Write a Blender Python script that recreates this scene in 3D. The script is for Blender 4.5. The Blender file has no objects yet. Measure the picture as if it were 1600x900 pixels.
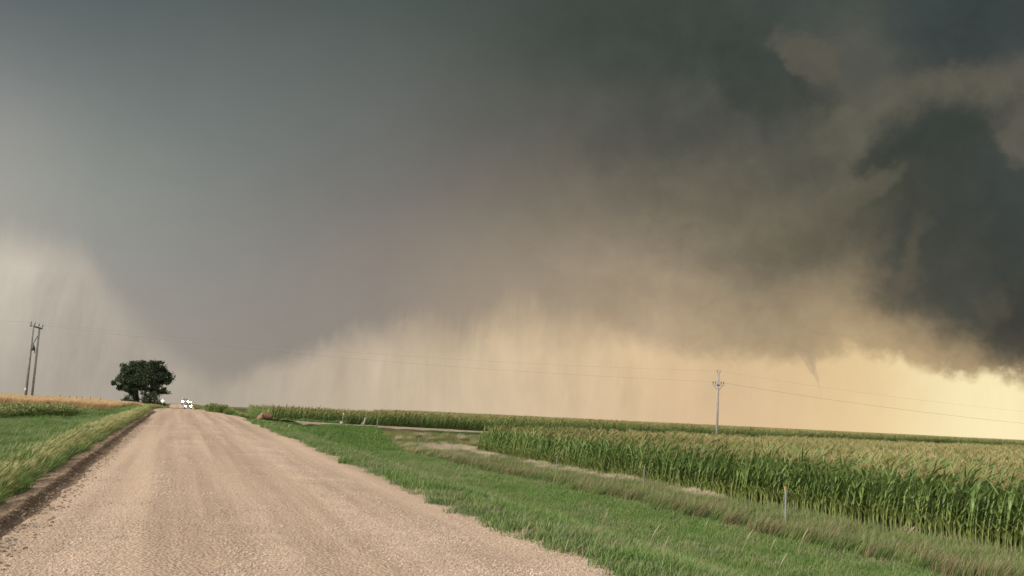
import bpy, bmesh, math, random
import numpy as np
from mathutils import Vector, Matrix, Euler

random.seed(7)
rng = np.random.default_rng(7)
R = math.radians
S = bpy.context.scene
COL = S.collection

# ------------------------------------------------------------------ camera
F_PX, EYE = 1400.0, 2.0
PITCH, ROLL = R(8.13), R(2.72)
cam_d = bpy.data.cameras.new("camera")
cam_d.sensor_width = 36.0
cam_d.lens = 36.0 * F_PX / 1600.0
cam_d.clip_start, cam_d.clip_end = 0.1, 30000.0
cam = bpy.data.objects.new("camera", cam_d)
COL.objects.link(cam)
CAM_ROT = Matrix.Rotation(math.pi / 2 + PITCH, 4, 'X') @ Matrix.Rotation(ROLL, 4, 'Z')
cam.matrix_world = Matrix.Translation((0, 0, EYE)) @ CAM_ROT
S.camera = cam
CAM_R3 = np.array(CAM_ROT.to_3x3())

def ray(px, py):                       # direction of a photograph pixel (1600 x 900)
    v = CAM_R3 @ np.array([(px - 800) / F_PX, -(py - 450) / F_PX, -1.0])
    return v / np.linalg.norm(v)

def azel(px, py):
    v = ray(px, py)
    return math.degrees(math.atan2(v[0], v[1])), math.degrees(math.asin(v[2]))

def pixel(a, e):                       # inverse of azel
    a, e = R(a), R(e)
    v = np.array([math.sin(a) * math.cos(e), math.cos(a) * math.cos(e), math.sin(e)])
    c = CAM_R3.T @ v
    return 800 + F_PX * c[0] / -c[2], 450 - F_PX * c[1] / -c[2]

# ------------------------------------------------------------------ exposure, sun
EXPOSURE = 1.25
S.view_settings.view_transform = 'Standard'
S.view_settings.look = 'None'
S.view_settings.exposure = EXPOSURE
S.view_settings.gamma = 1.0
S.render.engine = 'CYCLES'
S.cycles.max_bounces = 6
S.cycles.transparent_max_bounces = 8
S.cycles.sample_clamp_indirect = 4.0
SUN_EL, SUN_AZ = R(27), R(238)          # azimuth clockwise from +Y: behind the camera, to the left
sun_d = bpy.data.lights.new("sun", 'SUN')
sun_d.energy = 1.5
sun_d.angle = R(10)
sun_d.color = (1.0, 0.93, 0.82)
sun = bpy.data.objects.new("sun", sun_d)
COL.objects.link(sun)
sv = Vector((math.sin(SUN_AZ) * math.cos(SUN_EL), math.cos(SUN_AZ) * math.cos(SUN_EL), math.sin(SUN_EL)))
sun.rotation_euler = sv.to_track_quat('Z', 'Y').to_euler()
sun.location = (0, -20, 60)

# ------------------------------------------------------------------ storm sky
def lin(c):
    return [((v / 255) / 12.92 if v / 255 <= 0.04045 else ((v / 255 + 0.055) / 1.055) ** 2.4) for v in c]

W = bpy.data.worlds.new("World")
S.world = W
W.use_nodes = True
NT = W.node_tree
NT.nodes.clear()
BG_STRENGTH = 0.1
SKY_GAIN = 1.0 / (BG_STRENGTH * 2 ** EXPOSURE)

class G:                                # small helper that writes nodes
    def __init__(s, nt): s.nt = nt
    def n(s, t, **kw):
        nd = s.nt.nodes.new(t)
        for k, v in kw.items(): setattr(nd, k, v)
        return nd
    def put(s, sock, v):
        if isinstance(v, bpy.types.NodeSocket): s.nt.links.new(v, sock)
        else: sock.default_value = v
    def m(s, op, a, b=0.0, c=0.0, clamp=False):
        nd = s.n('ShaderNodeMath', operation=op, use_clamp=clamp)
        s.put(nd.inputs[0], a); s.put(nd.inputs[1], b); s.put(nd.inputs[2], c)
        return nd.outputs[0]
    def smooth(s, v, a, b, lo=0.0, hi=1.0, kind='SMOOTHSTEP'):
        nd = s.n('ShaderNodeMapRange', interpolation_type=kind)
        for k, x in enumerate((v, a, b, lo, hi)): s.put(nd.inputs[k], x)
        return nd.outputs[0]
    def mix(s, f, a, b, blend='MIX'):
        nd = s.n('ShaderNodeMix', data_type='RGBA', blend_type=blend)
        s.put(nd.inputs[0], f)
        for k, x in ((6, a), (7, b)):
            s.put(nd.inputs[k], x if isinstance(x, bpy.types.NodeSocket) else (*x[:3], 1.0))
        return nd.outputs[2]
    def ramp(s, v, stops, interp='LINEAR'):
        nd = s.n('ShaderNodeValToRGB')
        nd.color_ramp.interpolation = interp
        el = nd.color_ramp.elements
        while len(el) < len(stops): el.new(0.5)
        for e, (p, c) in zip(el, stops):
            e.position = p
            e.color = (*c, 1.0) if len(c) == 3 else c
        s.put(nd.inputs[0], v)
        return nd.outputs[0]
    def noise(s, vec, scale, detail=4.0, rough=0.5, dist=0.0, color=False):
        nd = s.n('ShaderNodeTexNoise')
        s.put(nd.inputs['Vector'], vec)
        nd.inputs['Scale'].default_value = scale
        nd.inputs['Detail'].default_value = detail
        nd.inputs['Roughness'].default_value = rough
        nd.inputs['Distortion'].default_value = dist
        return nd.outputs[1 if color else 0]
    def xyz(s, x, y, z):
        nd = s.n('ShaderNodeCombineXYZ')
        for k, v in enumerate((x, y, z)): s.put(nd.inputs[k], v)
        return nd.outputs[0]
    def vm(s, op, a, b):
        nd = s.n('ShaderNodeVectorMath', operation=op)
        for k, x in enumerate((a, b)): s.put(nd.inputs[k], x)
        return nd.outputs[1 if op in ('LENGTH', 'DOT_PRODUCT', 'DISTANCE') else 0]

def build_sky():
    g = G(NT)
    d = g.n('ShaderNodeTexCoord').outputs['Generated']
    sep = g.n('ShaderNodeSeparateXYZ'); NT.links.new(d, sep.inputs[0])
    X, Y, Z = sep.outputs
    az = g.m('MULTIPLY', g.m('ARCTAN2', X, Y), 180 / math.pi)
    el = g.m('MULTIPLY', g.m('ARCSINE', Z), 180 / math.pi)
    # turbulent displacement of the cloud field, in degrees
    w1 = g.vm('SUBTRACT', g.noise(d, 5.0, 6, 0.55, color=True), (0.5, 0.5, 0.5))
    w2 = g.vm('SUBTRACT', g.noise(d, 20.0, 8, 0.62, color=True), (0.5, 0.5, 0.5))
    s1 = g.n('ShaderNodeSeparateXYZ'); NT.links.new(w1, s1.inputs[0])
    s2 = g.n('ShaderNodeSeparateXYZ'); NT.links.new(w2, s2.inputs[0])
    right = g.smooth(az, -6, 14)        # the smooth rain core on the left, ragged cloud on the right
    k1 = g.smooth(right, 0, 1, 1.2, 5.0, 'LINEAR')
    k2 = g.smooth(right, 0, 1, 0.4, 2.3, 'LINEAR')
    wa = g.m('ADD', az, g.m('ADD', g.m('MULTIPLY', s1.outputs[0], k1), g.m('MULTIPLY', s2.outputs[0], k2)))
    we = g.m('ADD', el, g.m('ADD', g.m('MULTIPLY', s1.outputs[1], k1), g.m('MULTIPLY', s2.outputs[1], k2)))
    # colours of the dark storm mass by azimuth and elevation
    px_cols = [-60, 0, 200, 400, 600, 800, 1000, 1200, 1400, 1600, 1660]
    rows = [-40, 0, 100, 200, 300, 400, 480, 540, 600, 680]
    T = {
        0:    [(92,101,103), (101,108,109), (122,127,126), (147,148,144), (160,160,152), (166,162,153), (168,161,150), (166,158,146), (166,157,144), (166,157,144)],
        200:  [(84,93,95), (92,101,101), (106,113,112), (123,130,126), (138,142,137), (146,146,141), (154,150,143), (157,151,143), (160,152,142), (160,152,142)],
        400:  [(80,88,88), (88,96,94), (102,108,106), (113,119,116), (125,127,123), (138,136,131), (143,138,132), (145,138,130), (150,141,130), (152,143,132)],
        600:  [(74,84,80), (80,90,86), (96,101,97), (108,110,107), (118,116,112), (137,128,120), (145,136,127), (147,138,126), (150,140,126), (150,140,126)],
        800:  [(66,75,71), (71,80,75), (84,87,81), (95,95,89), (117,110,100), (147,136,120), (160,145,125), (172,153,128), (178,160,132), (178,160,132)],
        1000: [(62,70,64), (67,74,68), (74,78,72), (84,84,78), (106,101,88), (148,134,114), (170,151,125), (188,164,135), (192,168,136), (192,168,136)],
        1200: [(62,71,66), (66,74,69), (70,74,68), (80,80,72), (102,97,83), (128,119,99), (161,143,115), (178,157,123), (190,167,128), (190,167,128)],
        1400: [(64,73,70), (68,77,74), (82,83,77), (86,85,77), (84,82,70), (98,94,79), (146,129,102), (187,163,127), (202,174,132), (202,174,132)],
        1600: [(60,68,68), (64,72,71), (74,76,72), (90,86,78), (82,81,74), (76,78,72), (80,78,70), (150,132,102), (200,172,128), (200,172,128)],
    }
    T[-60], T[1660] = T[0], T[1600]
    xs = np.array(px_cols, float)
    tab = np.array([[lin(c) for c in T[x]] for x in px_cols])
    def photo_colour(px, py):
        px = min(max(px, xs[0]), xs[-1])
        i = min(int(np.searchsorted(xs, px, 'right') - 1), len(xs) - 2)
        f = (px - xs[i]) / (xs[i + 1] - xs[i])
        c = [np.interp(py, rows, tab[i][:, k]) * (1 - f) + np.interp(py, rows, tab[i + 1][:, k]) * f for k in range(3)]
        return c
    E0, E1 = -2.0, 32.0
    en = g.smooth(we, E0, E1, 0, 1, 'LINEAR')
    cols = np.linspace(-31, 31, 12)
    dark = None
    for i, a in enumerate(cols):
        st = []
        for e in np.linspace(E0, E1, 16):
            c = photo_colour(*pixel(a, e))
            st.append(((e - E0) / (E1 - E0), c))
        r = g.ramp(en, st, 'B_SPLINE')
        dark = r if dark is None else g.mix(g.smooth(wa, cols[i - 1], a, kind='LINEAR'), dark, r)
    # lobes of cloud: darker bellies and paler rims, in warped sky coordinates
    P = g.xyz(wa, we, 0.0)
    w3 = g.vm('SUBTRACT', g.noise(d, 60.0, 7, 0.65, color=True), (0.5, 0.5, 0.5))
    w3s = g.n('ShaderNodeSeparateXYZ'); NT.links.new(w3, w3s.inputs[0])
    PC = g.xyz(g.m('ADD', wa, g.m('MULTIPLY', w3s.outputs[0], 1.2)), g.m('ADD', we, g.m('MULTIPLY', w3s.outputs[1], 1.2)), 0.0)
    def lobe(base, px, py, rx, ry, ang, soft, colour, amount, rim=None):
        a0, e0 = azel(px, py)
        k = 180 / math.pi / F_PX
        mp = g.n('ShaderNodeMapping', vector_type='TEXTURE')
        mp.inputs['Location'].default_value = (a0, e0, 0)
        mp.inputs['Rotation'].default_value = (0, 0, R(ang - 2.7))
        mp.inputs['Scale'].default_value = (rx * k, ry * k, 1)
        NT.links.new(PC if soft < .4 else P, mp.inputs['Vector'])
        r = g.vm('LENGTH', mp.outputs[0], (0, 0, 0))
        if rim:                          # thin brighter fringe of vapour outside the lobe
            band = g.m('MULTIPLY', g.smooth(r, 1 - soft, 1 + soft * .5), g.smooth(r, 1 + soft, 1.45, 1, 0))
            base = g.mix(g.m('MULTIPLY', band, g.smooth(w3s.outputs[2], -.2, .25, .2, 1.0)), base, lin(rim))
        f = g.smooth(r, 1 - soft, 1 + soft, amount, 0.0)
        return g.mix(f, base, lin(colour))
    c = dark
    c = lobe(c, 1010, 60, 180, 50, 5, .9, (62, 70, 64), .6)
    c = lobe(c, 1130, 60, 120, 45, -20, .8, (62, 70, 64), .6)
    c = lobe(c, 1050, 200, 120, 40, 12, .8, (78, 80, 74), .6)
    c = lobe(c, 960, 235, 70, 26, 20, .8, (86, 84, 78), .5)
    c = lobe(c, 1330, 190, 95, 70, -25, .75, (92, 91, 81), .8)
    c = lobe(c, 1340, 90, 70, 60, -50, .7, (84, 85, 78), .65)
    c = lobe(c, 1500, 45, 95, 66, 0, .55, (58, 66, 66), .85)
    c = lobe(c, 1480, 148, 130, 24, 12, .8, (95, 91, 82), .85)
    c = lobe(c, 1210, 140, 76, 58, -20, .38, (63, 69, 63), .8)
    c = lobe(c, 1262, 92, 58, 22, -38, .35, (92, 89, 79), .8)
    c = lobe(c, 1320, 220, 62, 30, -15, .35, (100, 98, 84), .6)
    c = lobe(c, 1240, 250, 60, 40, -60, .7, (84, 83, 75), .5)
    c = lobe(c, 1490, 290, 120, 112, 0, .24, (59, 65, 60), .95, rim=(97, 94, 82))
    c = lobe(c, 1400, 300, 60, 40, 10, .5, (70, 72, 64), .8)
    c = lobe(c, 1550, 395, 140, 130, -10, .42, (64, 68, 63), .93)
    c = lobe(c, 1590, 320, 60, 110, 0, .6, (62, 68, 65), .7)
    c = lobe(c, 1470, 430, 70, 50, 10, .8, (74, 75, 67), .7)
    c = lobe(c, 1610, 505, 66, 55, 30, .39, (66, 66, 60), .85)
    c = lobe(c, 1340, 300, 55, 18, 20, .39, (104, 99, 83), .6)
    c = lobe(c, 1290, 360, 110, 36, 15, .85, (88, 84, 70), .6)
    c = lobe(c, 1425, 415, 12, 50, -8, .9, (105, 98, 80), .5)
    c = lobe(c, 1545, 480, 10, 24, -15, .8, (100, 93, 76), .35)
    c = lobe(c, 1592, 225, 34, 50, 30, .39, (96, 92, 82), .8)
    # billowy detail, strongest on the ragged right
    n1 = g.noise(d, 9.0, 8, 0.58, 0.6)
    n2 = g.noise(d, 34.0, 5, 0.6, 0.4)
    amt = g.smooth(right, 0, 1, .08, .52, 'LINEAR')
    det = g.m('ADD', 1.0, g.m('MULTIPLY', g.m('ADD', g.m('SUBTRACT', n1, 0.5), g.m('MULTIPLY', g.m('SUBTRACT', n2, 0.5), .75)), amt))
    c = g.mix(1.0, c, g.xyz(det, det, det), 'MULTIPLY')
    # pale rain-lit band along the horizon, behind the dark mass
    A0, A1 = -34.0, 34.0
    an = g.smooth(wa, A0, A1, 0, 1, 'LINEAR')
    def az_ramp(samples, v=an, interp='B_SPLINE'):
        return g.ramp(v, [((azel(px, py)[0] - A0) / (A1 - A0), lin(col)) for px, py, col in samples], interp)
    low = az_ramp([(0,610,(172,164,151)), (120,610,(172,164,151)), (260,615,(172,163,149)), (360,615,(174,164,149)), (480,615,(190,175,154)), (600,620,(196,179,155)),
                   (720,625,(208,187,157)), (850,630,(214,190,158)), (1000,640,(217,189,152)), (1150,645,(219,189,149)), (1270,650,(225,196,151)),
                   (1400,650,(238,211,161)), (1500,650,(250,233,186)), (1580,655,(253,236,188)), (1650,660,(252,232,182))])
    mid = az_ramp([(0,440,(199,191,176)), (120,470,(188,179,166)), (260,540,(172,162,150)), (360,570,(168,157,144)), (480,560,(180,166,149)), (600,545,(188,172,151)),
                   (720,545,(206,186,154)), (850,545,(214,190,155)), (1000,555,(213,187,148)), (1150,560,(214,187,145)), (1270,570,(217,189,145)),
                   (1400,580,(224,197,148)), (1500,590,(252,238,190)), (1580,600,(252,235,186)), (1650,600,(250,228,176))])
    # streaks of falling rain: stretched along the vertical, slanted a little
    sl = g.m('ADD', g.m('ADD', az, g.m('MULTIPLY', el, -0.05)), g.m('MULTIPLY', s1.outputs[0], 2.0))
    st1 = g.noise(g.xyz(g.m('MULTIPLY', sl, 0.42), g.m('MULTIPLY', el, 0.10), 3.1), 1.0, 5, 0.62)
    st2 = g.noise(g.xyz(g.m('MULTIPLY', sl, 1.9), g.m('MULTIPLY', el, 0.26), 7.7), 1.0, 4, 0.65)
    st = g.m('ADD', g.m('MULTIPLY', g.m('SUBTRACT', st1, .5), .50), g.m('MULTIPLY', g.m('SUBTRACT', st2, .5), g.smooth(g.noise(d, 7.0, 2, .5), .35, .65, .02, .24)))
    fade = g.m('MULTIPLY', g.smooth(el, -.3, 1.6, .45, 1.0), g.smooth(az, 4, 18, 1.0, .30))
    mott = g.m('MULTIPLY', g.m('SUBTRACT', g.noise(g.vm('MULTIPLY', d, (1.0, 1.0, .8)), 11.0, 6, .6), .5), .34)
    stv = g.m('ADD', 1.0, g.m('MULTIPLY', g.m('ADD', st, mott), fade))
    pale = g.mix(g.smooth(el, 0.6, 7.0, kind='LINEAR'), low, mid)
    pale = g.mix(1.0, pale, g.xyz(stv, stv, stv), 'MULTIPLY')
    # lower edge of the dark mass
    edge = [(-60,370), (60,380), (130,402), (165,452), (215,502), (270,558), (325,592), (360,592), (400,573), (450,556), (520,535), (580,522), (640,515),
            (700,536), (745,530), (790,510), (845,498), (880,522), (915,516), (950,516), (1000,522), (1050,546), (1150,550), (1220,547), (1300,556),
            (1350,560), (1400,574), (1470,588), (1530,578), (1650,584)]
    width = [(-60,1.6), (130,1.5), (270,1.2), (400,.8), (560,1.5), (700,2.3), (830,3.0), (930,1.7), (1050,.7), (1200,.8), (1350,.6), (1480,.5), (1650,.6)]
    EH = 16.0
    ev = g.ramp(an, [((azel(px, py)[0] - A0) / (A1 - A0), [azel(px, py)[1] / EH] * 3) for px, py in edge])
    wv = g.ramp(an, [((azel(px, 560)[0] - A0) / (A1 - A0), [w / 4] * 3) for px, w in width])
    ee = g.m('MULTIPLY', ev, EH)
    ww = g.m('MULTIPLY', wv, 4.0)
    rag = g.m('ADD', g.m('MULTIPLY', g.m('ADD', g.m('SUBTRACT', st2, .5), g.m('MULTIPLY', g.m('SUBTRACT', st1, .5), 1.2)), g.m('MULTIPLY', g.m('MULTIPLY', ww, .95), g.smooth(az, 3, 10, 1.0, .35))), g.m('MULTIPLY', g.m('SUBTRACT', n2, .5), g.smooth(az, -25, -5, .7, 1.8)))
    over = g.m('SUBTRACT', g.m('ADD', we, rag), ee)
    mask = g.smooth(over, g.m('MULTIPLY', ww, -1.0), ww)
    c = g.mix(mask, pale, c)
    # beyond the storm: the cloud thins towards the bright quarter behind the viewer
    gd = Vector((-.35, -.82, .45)).normalized()
    dt = g.vm('DOT_PRODUCT', d, tuple(gd))
    back = g.smooth(dt, -.22, .70)
    c = g.mix(back, c, (BACK[0], BACK[1], BACK[2]))
    c = g.vm('MULTIPLY', c, (SKY_GAIN, SKY_GAIN, SKY_GAIN))
    nish = g.n('ShaderNodeTexSky', sky_type='NISHITA')
    nish.sun_disc = False
    nish.sun_elevation = SUN_EL
    nish.sun_rotation = SUN_AZ
    c = g.mix(g.m('MULTIPLY', back, .15), c, nish.outputs[0])
    bg = g.n('ShaderNodeBackground')
    bg.inputs['Strength'].default_value = BG_STRENGTH
    NT.links.new(c, bg.inputs['Color'])
    out = g.n('ShaderNodeOutputWorld')
    NT.links.new(bg.outputs[0], out.inputs['Surface'])

BACK = (1.45, 1.42, 1.36)
build_sky()
W.cycles.sampling_method = 'MANUAL'
W.cycles.sample_map_resolution = 512

# ------------------------------------------------------------------ helpers
def tag(o, label=None, cat=None, group=None, kind=None):
    if label: o['label'] = label
    if cat: o['category'] = cat
    if group: o['group'] = group
    if kind: o['kind'] = kind
    return o

def new_obj(name, me, parent=None, link=True):
    o = bpy.data.objects.new(name, me)
    if link: COL.objects.link(o)
    if parent: o.parent = parent
    return o

def empty(name, loc, rz=0.0):
    o = bpy.data.objects.new(name, None)
    COL.objects.link(o)
    o.empty_display_size = 0.3
    o.location = loc
    o.rotation_euler = (0, 0, rz)
    return o

def mesh_np(name, V, F, mat=None, smooth=False, tone=None, extra=None):
    """V (n,3); F: array of quads (m,4) or list of faces; tone per vertex"""
    me = bpy.data.meshes.new(name)
    if isinstance(F, np.ndarray):
        n, k = F.shape
        me.vertices.add(len(V)); me.vertices.foreach_set('co', np.asarray(V, np.float32).ravel())
        me.loops.add(n * k); me.loops.foreach_set('vertex_index', F.astype(np.int32).ravel())
        me.polygons.add(n); me.polygons.foreach_set('loop_start', np.arange(0, n * k, k, dtype=np.int32))
        me.update(calc_edges=True)
    else:
        me.from_pydata([tuple(v) for v in V], [], F)
    if smooth: me.polygons.foreach_set('use_smooth', np.ones(len(me.polygons), bool))
    if tone is not None:
        a = me.attributes.new('tone', 'FLOAT', 'POINT'); a.data.foreach_set('value', np.asarray(tone, np.float32))
    for k, v in (extra or {}).items():
        a = me.attributes.new(k, 'FLOAT_COLOR', 'POINT'); a.data.foreach_set('color', np.asarray(v, np.float32).ravel())
    if mat: me.materials.append(mat)
    return me

class MB:                               # collects boxes, tubes, prisms into one mesh
    def __init__(s): s.bm = bmesh.new()
    def box(s, cx, cy, cz, sx, sy, sz, rot=None, bevel=0.0):
        r = bmesh.ops.create_cube(s.bm, size=1.0)
        M = Matrix.Translation((cx, cy, cz)) @ (rot.to_4x4() if rot else Matrix()) @ Matrix.Diagonal((sx, sy, sz, 1))
        bmesh.ops.transform(s.bm, matrix=M, verts=r['verts'])
        if bevel:
            ed = list({e for v in r['verts'] for e in v.link_edges})
            bmesh.ops.bevel(s.bm, geom=ed, offset=bevel, segments=2, affect='EDGES', profile=.6)
        return s
    def tube(s, pts, radii, seg=8, cap=True):
        pts = [Vector(p) for p in pts]
        if not hasattr(radii, '__len__'): radii = [radii] * len(pts)
        rings = []
        for i, p in enumerate(pts):
            t = (pts[min(i + 1, len(pts) - 1)] - pts[max(i - 1, 0)]).normalized()
            a = t.cross(Vector((0, 1, 0)) if abs(t.y) < .9 else Vector((1, 0, 0))).normalized()
            b = t.cross(a)
            rings.append([s.bm.verts.new(p + (a * math.cos(q) + b * math.sin(q)) * radii[i]) for q in [2 * math.pi * k / seg for k in range(seg)]])
        for r0, r1 in zip(rings, rings[1:]):
            for k in range(seg):
                s.bm.faces.new((r0[k], r0[(k + 1) % seg], r1[(k + 1) % seg], r1[k]))
        if cap:
            s.bm.faces.new(rings[0][::-1]); s.bm.faces.new(rings[-1])
        return s
    def prism(s, prof, y0, y1, taper=None):
        """prof: list of (x,z); extruded along y; taper(x,z,y)->(x,y,z)"""
        f = taper or (lambda x, y, z: (x, y, z))
        a = [s.bm.verts.new(f(x, y0, z)) for x, z in prof]
        b = [s.bm.verts.new(f(x, y1, z)) for x, z in prof]
        n = len(prof)
        s.bm.faces.new(a); s.bm.faces.new(b[::-1])
        for k in range(n): s.bm.faces.new((a[k], b[k], b[(k + 1) % n], a[(k + 1) % n]))
        return s
    def build(s, name, mat, parent=None, smooth=False):
        bmesh.ops.recalc_face_normals(s.bm, faces=s.bm.faces)
        me = bpy.data.meshes.new(name); s.bm.to_mesh(me); s.bm.free()
        me.materials.append(mat)
        if smooth: me.polygons.foreach_set('use_smooth', np.ones(len(me.polygons), bool))
        return new_obj(name, me, parent)

# ------------------------------------------------------------------ terrain
TH = math.atan(0.362)
SN, CS = math.sin(TH), math.cos(TH)
def st_of(x, y): return -x * SN + y * CS, x * CS + y * SN
def xy_of(s, t): return -s * SN + t * CS, s * CS + t * SN

def profile(knots, vals, sig=6.0, lo=-300, hi=6000):
    u = np.arange(lo, hi, 1.0)
    v = np.interp(u, knots, vals)
    k = np.exp(-.5 * (np.arange(-30, 31) / sig) ** 2); k /= k.sum()
    vp = np.pad(v, 30, mode='edge')
    v = np.convolve(vp, k, 'valid')
    return lambda q: np.interp(q, u, v)
road_z = profile([-300, 8, 40, 75, 108, 130, 245, 315, 420, 1000, 6000], [-.1, 0, .34, .62, .97, .85, -.52, .64, .1, -3, -24])
left_z = profile([-300, 20, 60, 95, 128, 200, 262, 320, 420, 1000, 6000], [-.4, -.35, -.25, .45, .9, .85, -.15, .1, -.2, -3, -24])
def sstep(a, b, x):
    q = np.clip((x - a) / (b - a), 0, 1); return q * q * (3 - 2 * q)
def dd_of(x, y): return (y - .934 * x - 102) / 1.368       # distance beyond the farm driveway's centre line
drive_z = profile([-300, 5.5, 20, 31, 60, 120, 6000], [.62, .62, .34, .14, -.4, -.55, -.6], 4.0)
_ng = rng.random((64, 64)) - .5
def vnoise(x, y, sc):
    x, y = np.asarray(x) / sc, np.asarray(y) / sc
    xi, yi = np.floor(x).astype(int), np.floor(y).astype(int)
    fx, fy = x - xi, y - yi
    fx, fy = fx * fx * (3 - 2 * fx), fy * fy * (3 - 2 * fy)
    q = lambda i, j: _ng[i % 64, j % 64]
    return (q(xi, yi) * (1 - fx) + q(xi + 1, yi) * fx) * (1 - fy) + (q(xi, yi + 1) * (1 - fx) + q(xi + 1, yi + 1) * fx) * fy

def height(x, y):
    """natural ground level, without the road's own sheet"""
    x, y = np.asarray(x, float), np.asarray(y, float)
    s, t = st_of(x, y)
    zr = road_z(s)
    dd = dd_of(x, y)
    near = np.where(t < 60, -1.27, -1.27)
    dist = np.hypot(x, y)
    far = -.62 + .34 * sstep(6, 90, dd) - .004 * np.maximum(dist - 500, 0)
    zd = drive_z(t)
    bank = np.clip((dd + 18) / 15.4, 0, 1) ** 1.7
    zright = np.where(dd < 0, near + (zd - near) * bank, far + (zd - far) * (1 - sstep(3.2, 6.5, dd)))
    w = np.clip((t - 5.3) / (12.5 - 4.6 * sstep(-3, 5, dd) - 5.3), 0, 1); w = w * w * (3 - 2 * w)
    z = zr * (1 - w) + zright * w
    zl = left_z(s)
    ditch = zr - .55
    wl = sstep(-2.7, -7, t); wl2 = sstep(-7.5, -15, t)
    # (np arrays: descending smoothsteps)
    wl = np.clip((-2.7 - t) / 4.3, 0, 1); wl = wl * wl * (3 - 2 * wl)
    wl2 = np.clip((-7.0 - t) / 9.0, 0, 1); wl2 = wl2 * wl2 * (3 - 2 * wl2)
    deep = np.interp(s, [0, 80, 130, 5000], [1, 1, .15, .15])
    zz = zr - .5 * deep * wl
    zz = zz * (1 - wl2) + zl * wl2
    z = np.where(t < -2.0, zz, z)
    z = z + .10 * vnoise(x, y, 9.0) * sstep(6.5, 12, np.abs(t - 1.6)) + .04 * vnoise(x + 40, y, 2.1) * sstep(4.5, 8, np.abs(t - 1.6))
    return z

def gz(x, y): return float(height(x, y))

def at_depth(px, py, d):                # point on the sight line of a pixel at forward distance d
    v = ray(px, py); k = d / v[1]
    return np.array([0, 0, EYE]) + v * k
def ground_at(px, d):                   # ground point under image column px near the horizon at forward distance d
    p = at_depth(px, 650, d)
    return Vector((p[0], d, gz(p[0], d)))

# ------------------------------------------------------------------ materials
def mat_base(name, rough=0.8, spec=0.2):
    m = bpy.data.materials.new(name); m.use_nodes = True
    g = G(m.node_tree)
    b = m.node_tree.nodes['Principled BSDF']
    b.inputs['Roughness'].default_value = rough
    b.inputs['Specular IOR Level'].default_value = spec
    return m, g, b

def mat_plain(name, col, rough=.6, spec=.3, metal=0.0, var=.12, scale=6.0):
    m, g, b = mat_base(name, rough, spec)
    b.inputs['Metallic'].default_value = metal
    co = g.n('ShaderNodeTexCoord').outputs['Object']
    n = g.noise(co, scale, 5, .6)
    f = g.smooth(n, .25, .75, 1 - var, 1 + var, 'LINEAR')
    c = g.vm('MULTIPLY', g.xyz(*col), g.xyz(f, f, f))
    g.put(b.inputs['Base Color'], c)
    return m

def mat_leafy(name, stops, tip=None, tip_from=.6, tip_to=1.0, rough=.55, trans=.18, patch=6.0, patch_col=None, spec=.25, base=None):
    """foliage: colour by per-instance random + world-space patches; translucent"""
    m = bpy.data.materials.new(name); m.use_nodes = True
    nt = m.node_tree; g = G(nt)
    b = nt.nodes['Principled BSDF']; out = nt.nodes['Material Output']
    b.inputs['Roughness'].default_value = rough
    b.inputs['Specular IOR Level'].default_value = spec
    rnd = g.n('ShaderNodeObjectInfo').outputs['Random']
    pos = g.n('ShaderNodeNewGeometry').outputs['Position']
    n = g.noise(pos, 1.0 / patch, 3, .6)
    v = g.m('ADD', g.m('MULTIPLY', rnd, .55), g.m('MULTIPLY', g.smooth(n, .3, .7), .45))
    k = len(stops) - 1
    c = g.ramp(v, [(i / k, s) for i, s in enumerate(stops)])
    if patch_col:
        n2 = g.noise(pos, 1.0 / (patch * .55), 4, .6)
        c = g.mix(g.smooth(n2, .52, .68), c, patch_col)
    at = g.n('ShaderNodeAttribute'); at.attribute_name = 'tone'
    tone = at.outputs['Fac']
    if base: c = g.mix(g.smooth(tone, 0.0, .45), base, c)
    if tip: c = g.mix(g.smooth(tone, tip_from, tip_to), c, tip)
    g.put(b.inputs['Base Color'], c)
    if trans:
        tr = g.n('ShaderNodeBsdfTranslucent'); g.put(tr.inputs['Color'], c)
        mx = g.n('ShaderNodeMixShader'); mx.inputs[0].default_value = trans
        nt.links.new(b.outputs[0], mx.inputs[1]); nt.links.new(tr.outputs[0], mx.inputs[2])
        nt.links.new(mx.outputs[0], out.inputs['Surface'])
    return m

M = {}
M['grass'] = mat_leafy('grass', [(.070, .120, .042), (.145, .205, .078), (.225, .270, .12)], tip=(.24, .26, .13), patch=1.6, patch_col=(.19, .20, .10))
M['grass2'] = mat_leafy('mid_grass', [(.060, .115, .026), (.125, .200, .050), (.20, .27, .085)], tip=(.20, .25, .095), patch=1.2)
M['lush'] = mat_leafy('lush_grass', [(.052, .115, .020), (.105, .195, .038), (.165, .255, .062)], tip=(.17, .24, .07), patch=2.5)
M['dry'] = mat_leafy('dry_grass', [(.20, .19, .09), (.27, .24, .12), (.34, .28, .17)], tip=(.38, .32, .20), patch=2.0)
M['verge'] = mat_leafy('verge_grass', [(.060, .110, .022), (.12, .18, .040), (.19, .22, .066)], tip=(.42, .35, .16), tip_from=.72, patch=2.0)
M['rough_green'] = mat_leafy('rough_grass', [(.042, .085, .018), (.115, .175, .040), (.20, .26, .078)], tip=(.23, .24, .10), patch=1.2, base=(.10, .09, .045))
M['pasture'] = mat_leafy('pasture_grass', [(.11, .13, .035), (.16, .175, .045), (.20, .20, .065)], tip=(.27, .25, .11), patch=3.0)
M['brown_grass'] = mat_leafy('brown_grass', [(.13, .115, .05), (.185, .155, .072), (.25, .20, .10)], tip=(.34, .28, .16), patch=1.6)
M['foxtail'] = mat_leafy('foxtail_grass', [(.22, .18, .10), (.30, .24, .15), (.36, .28, .19)], tip=(.46, .37, .27), patch=3.0)
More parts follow.
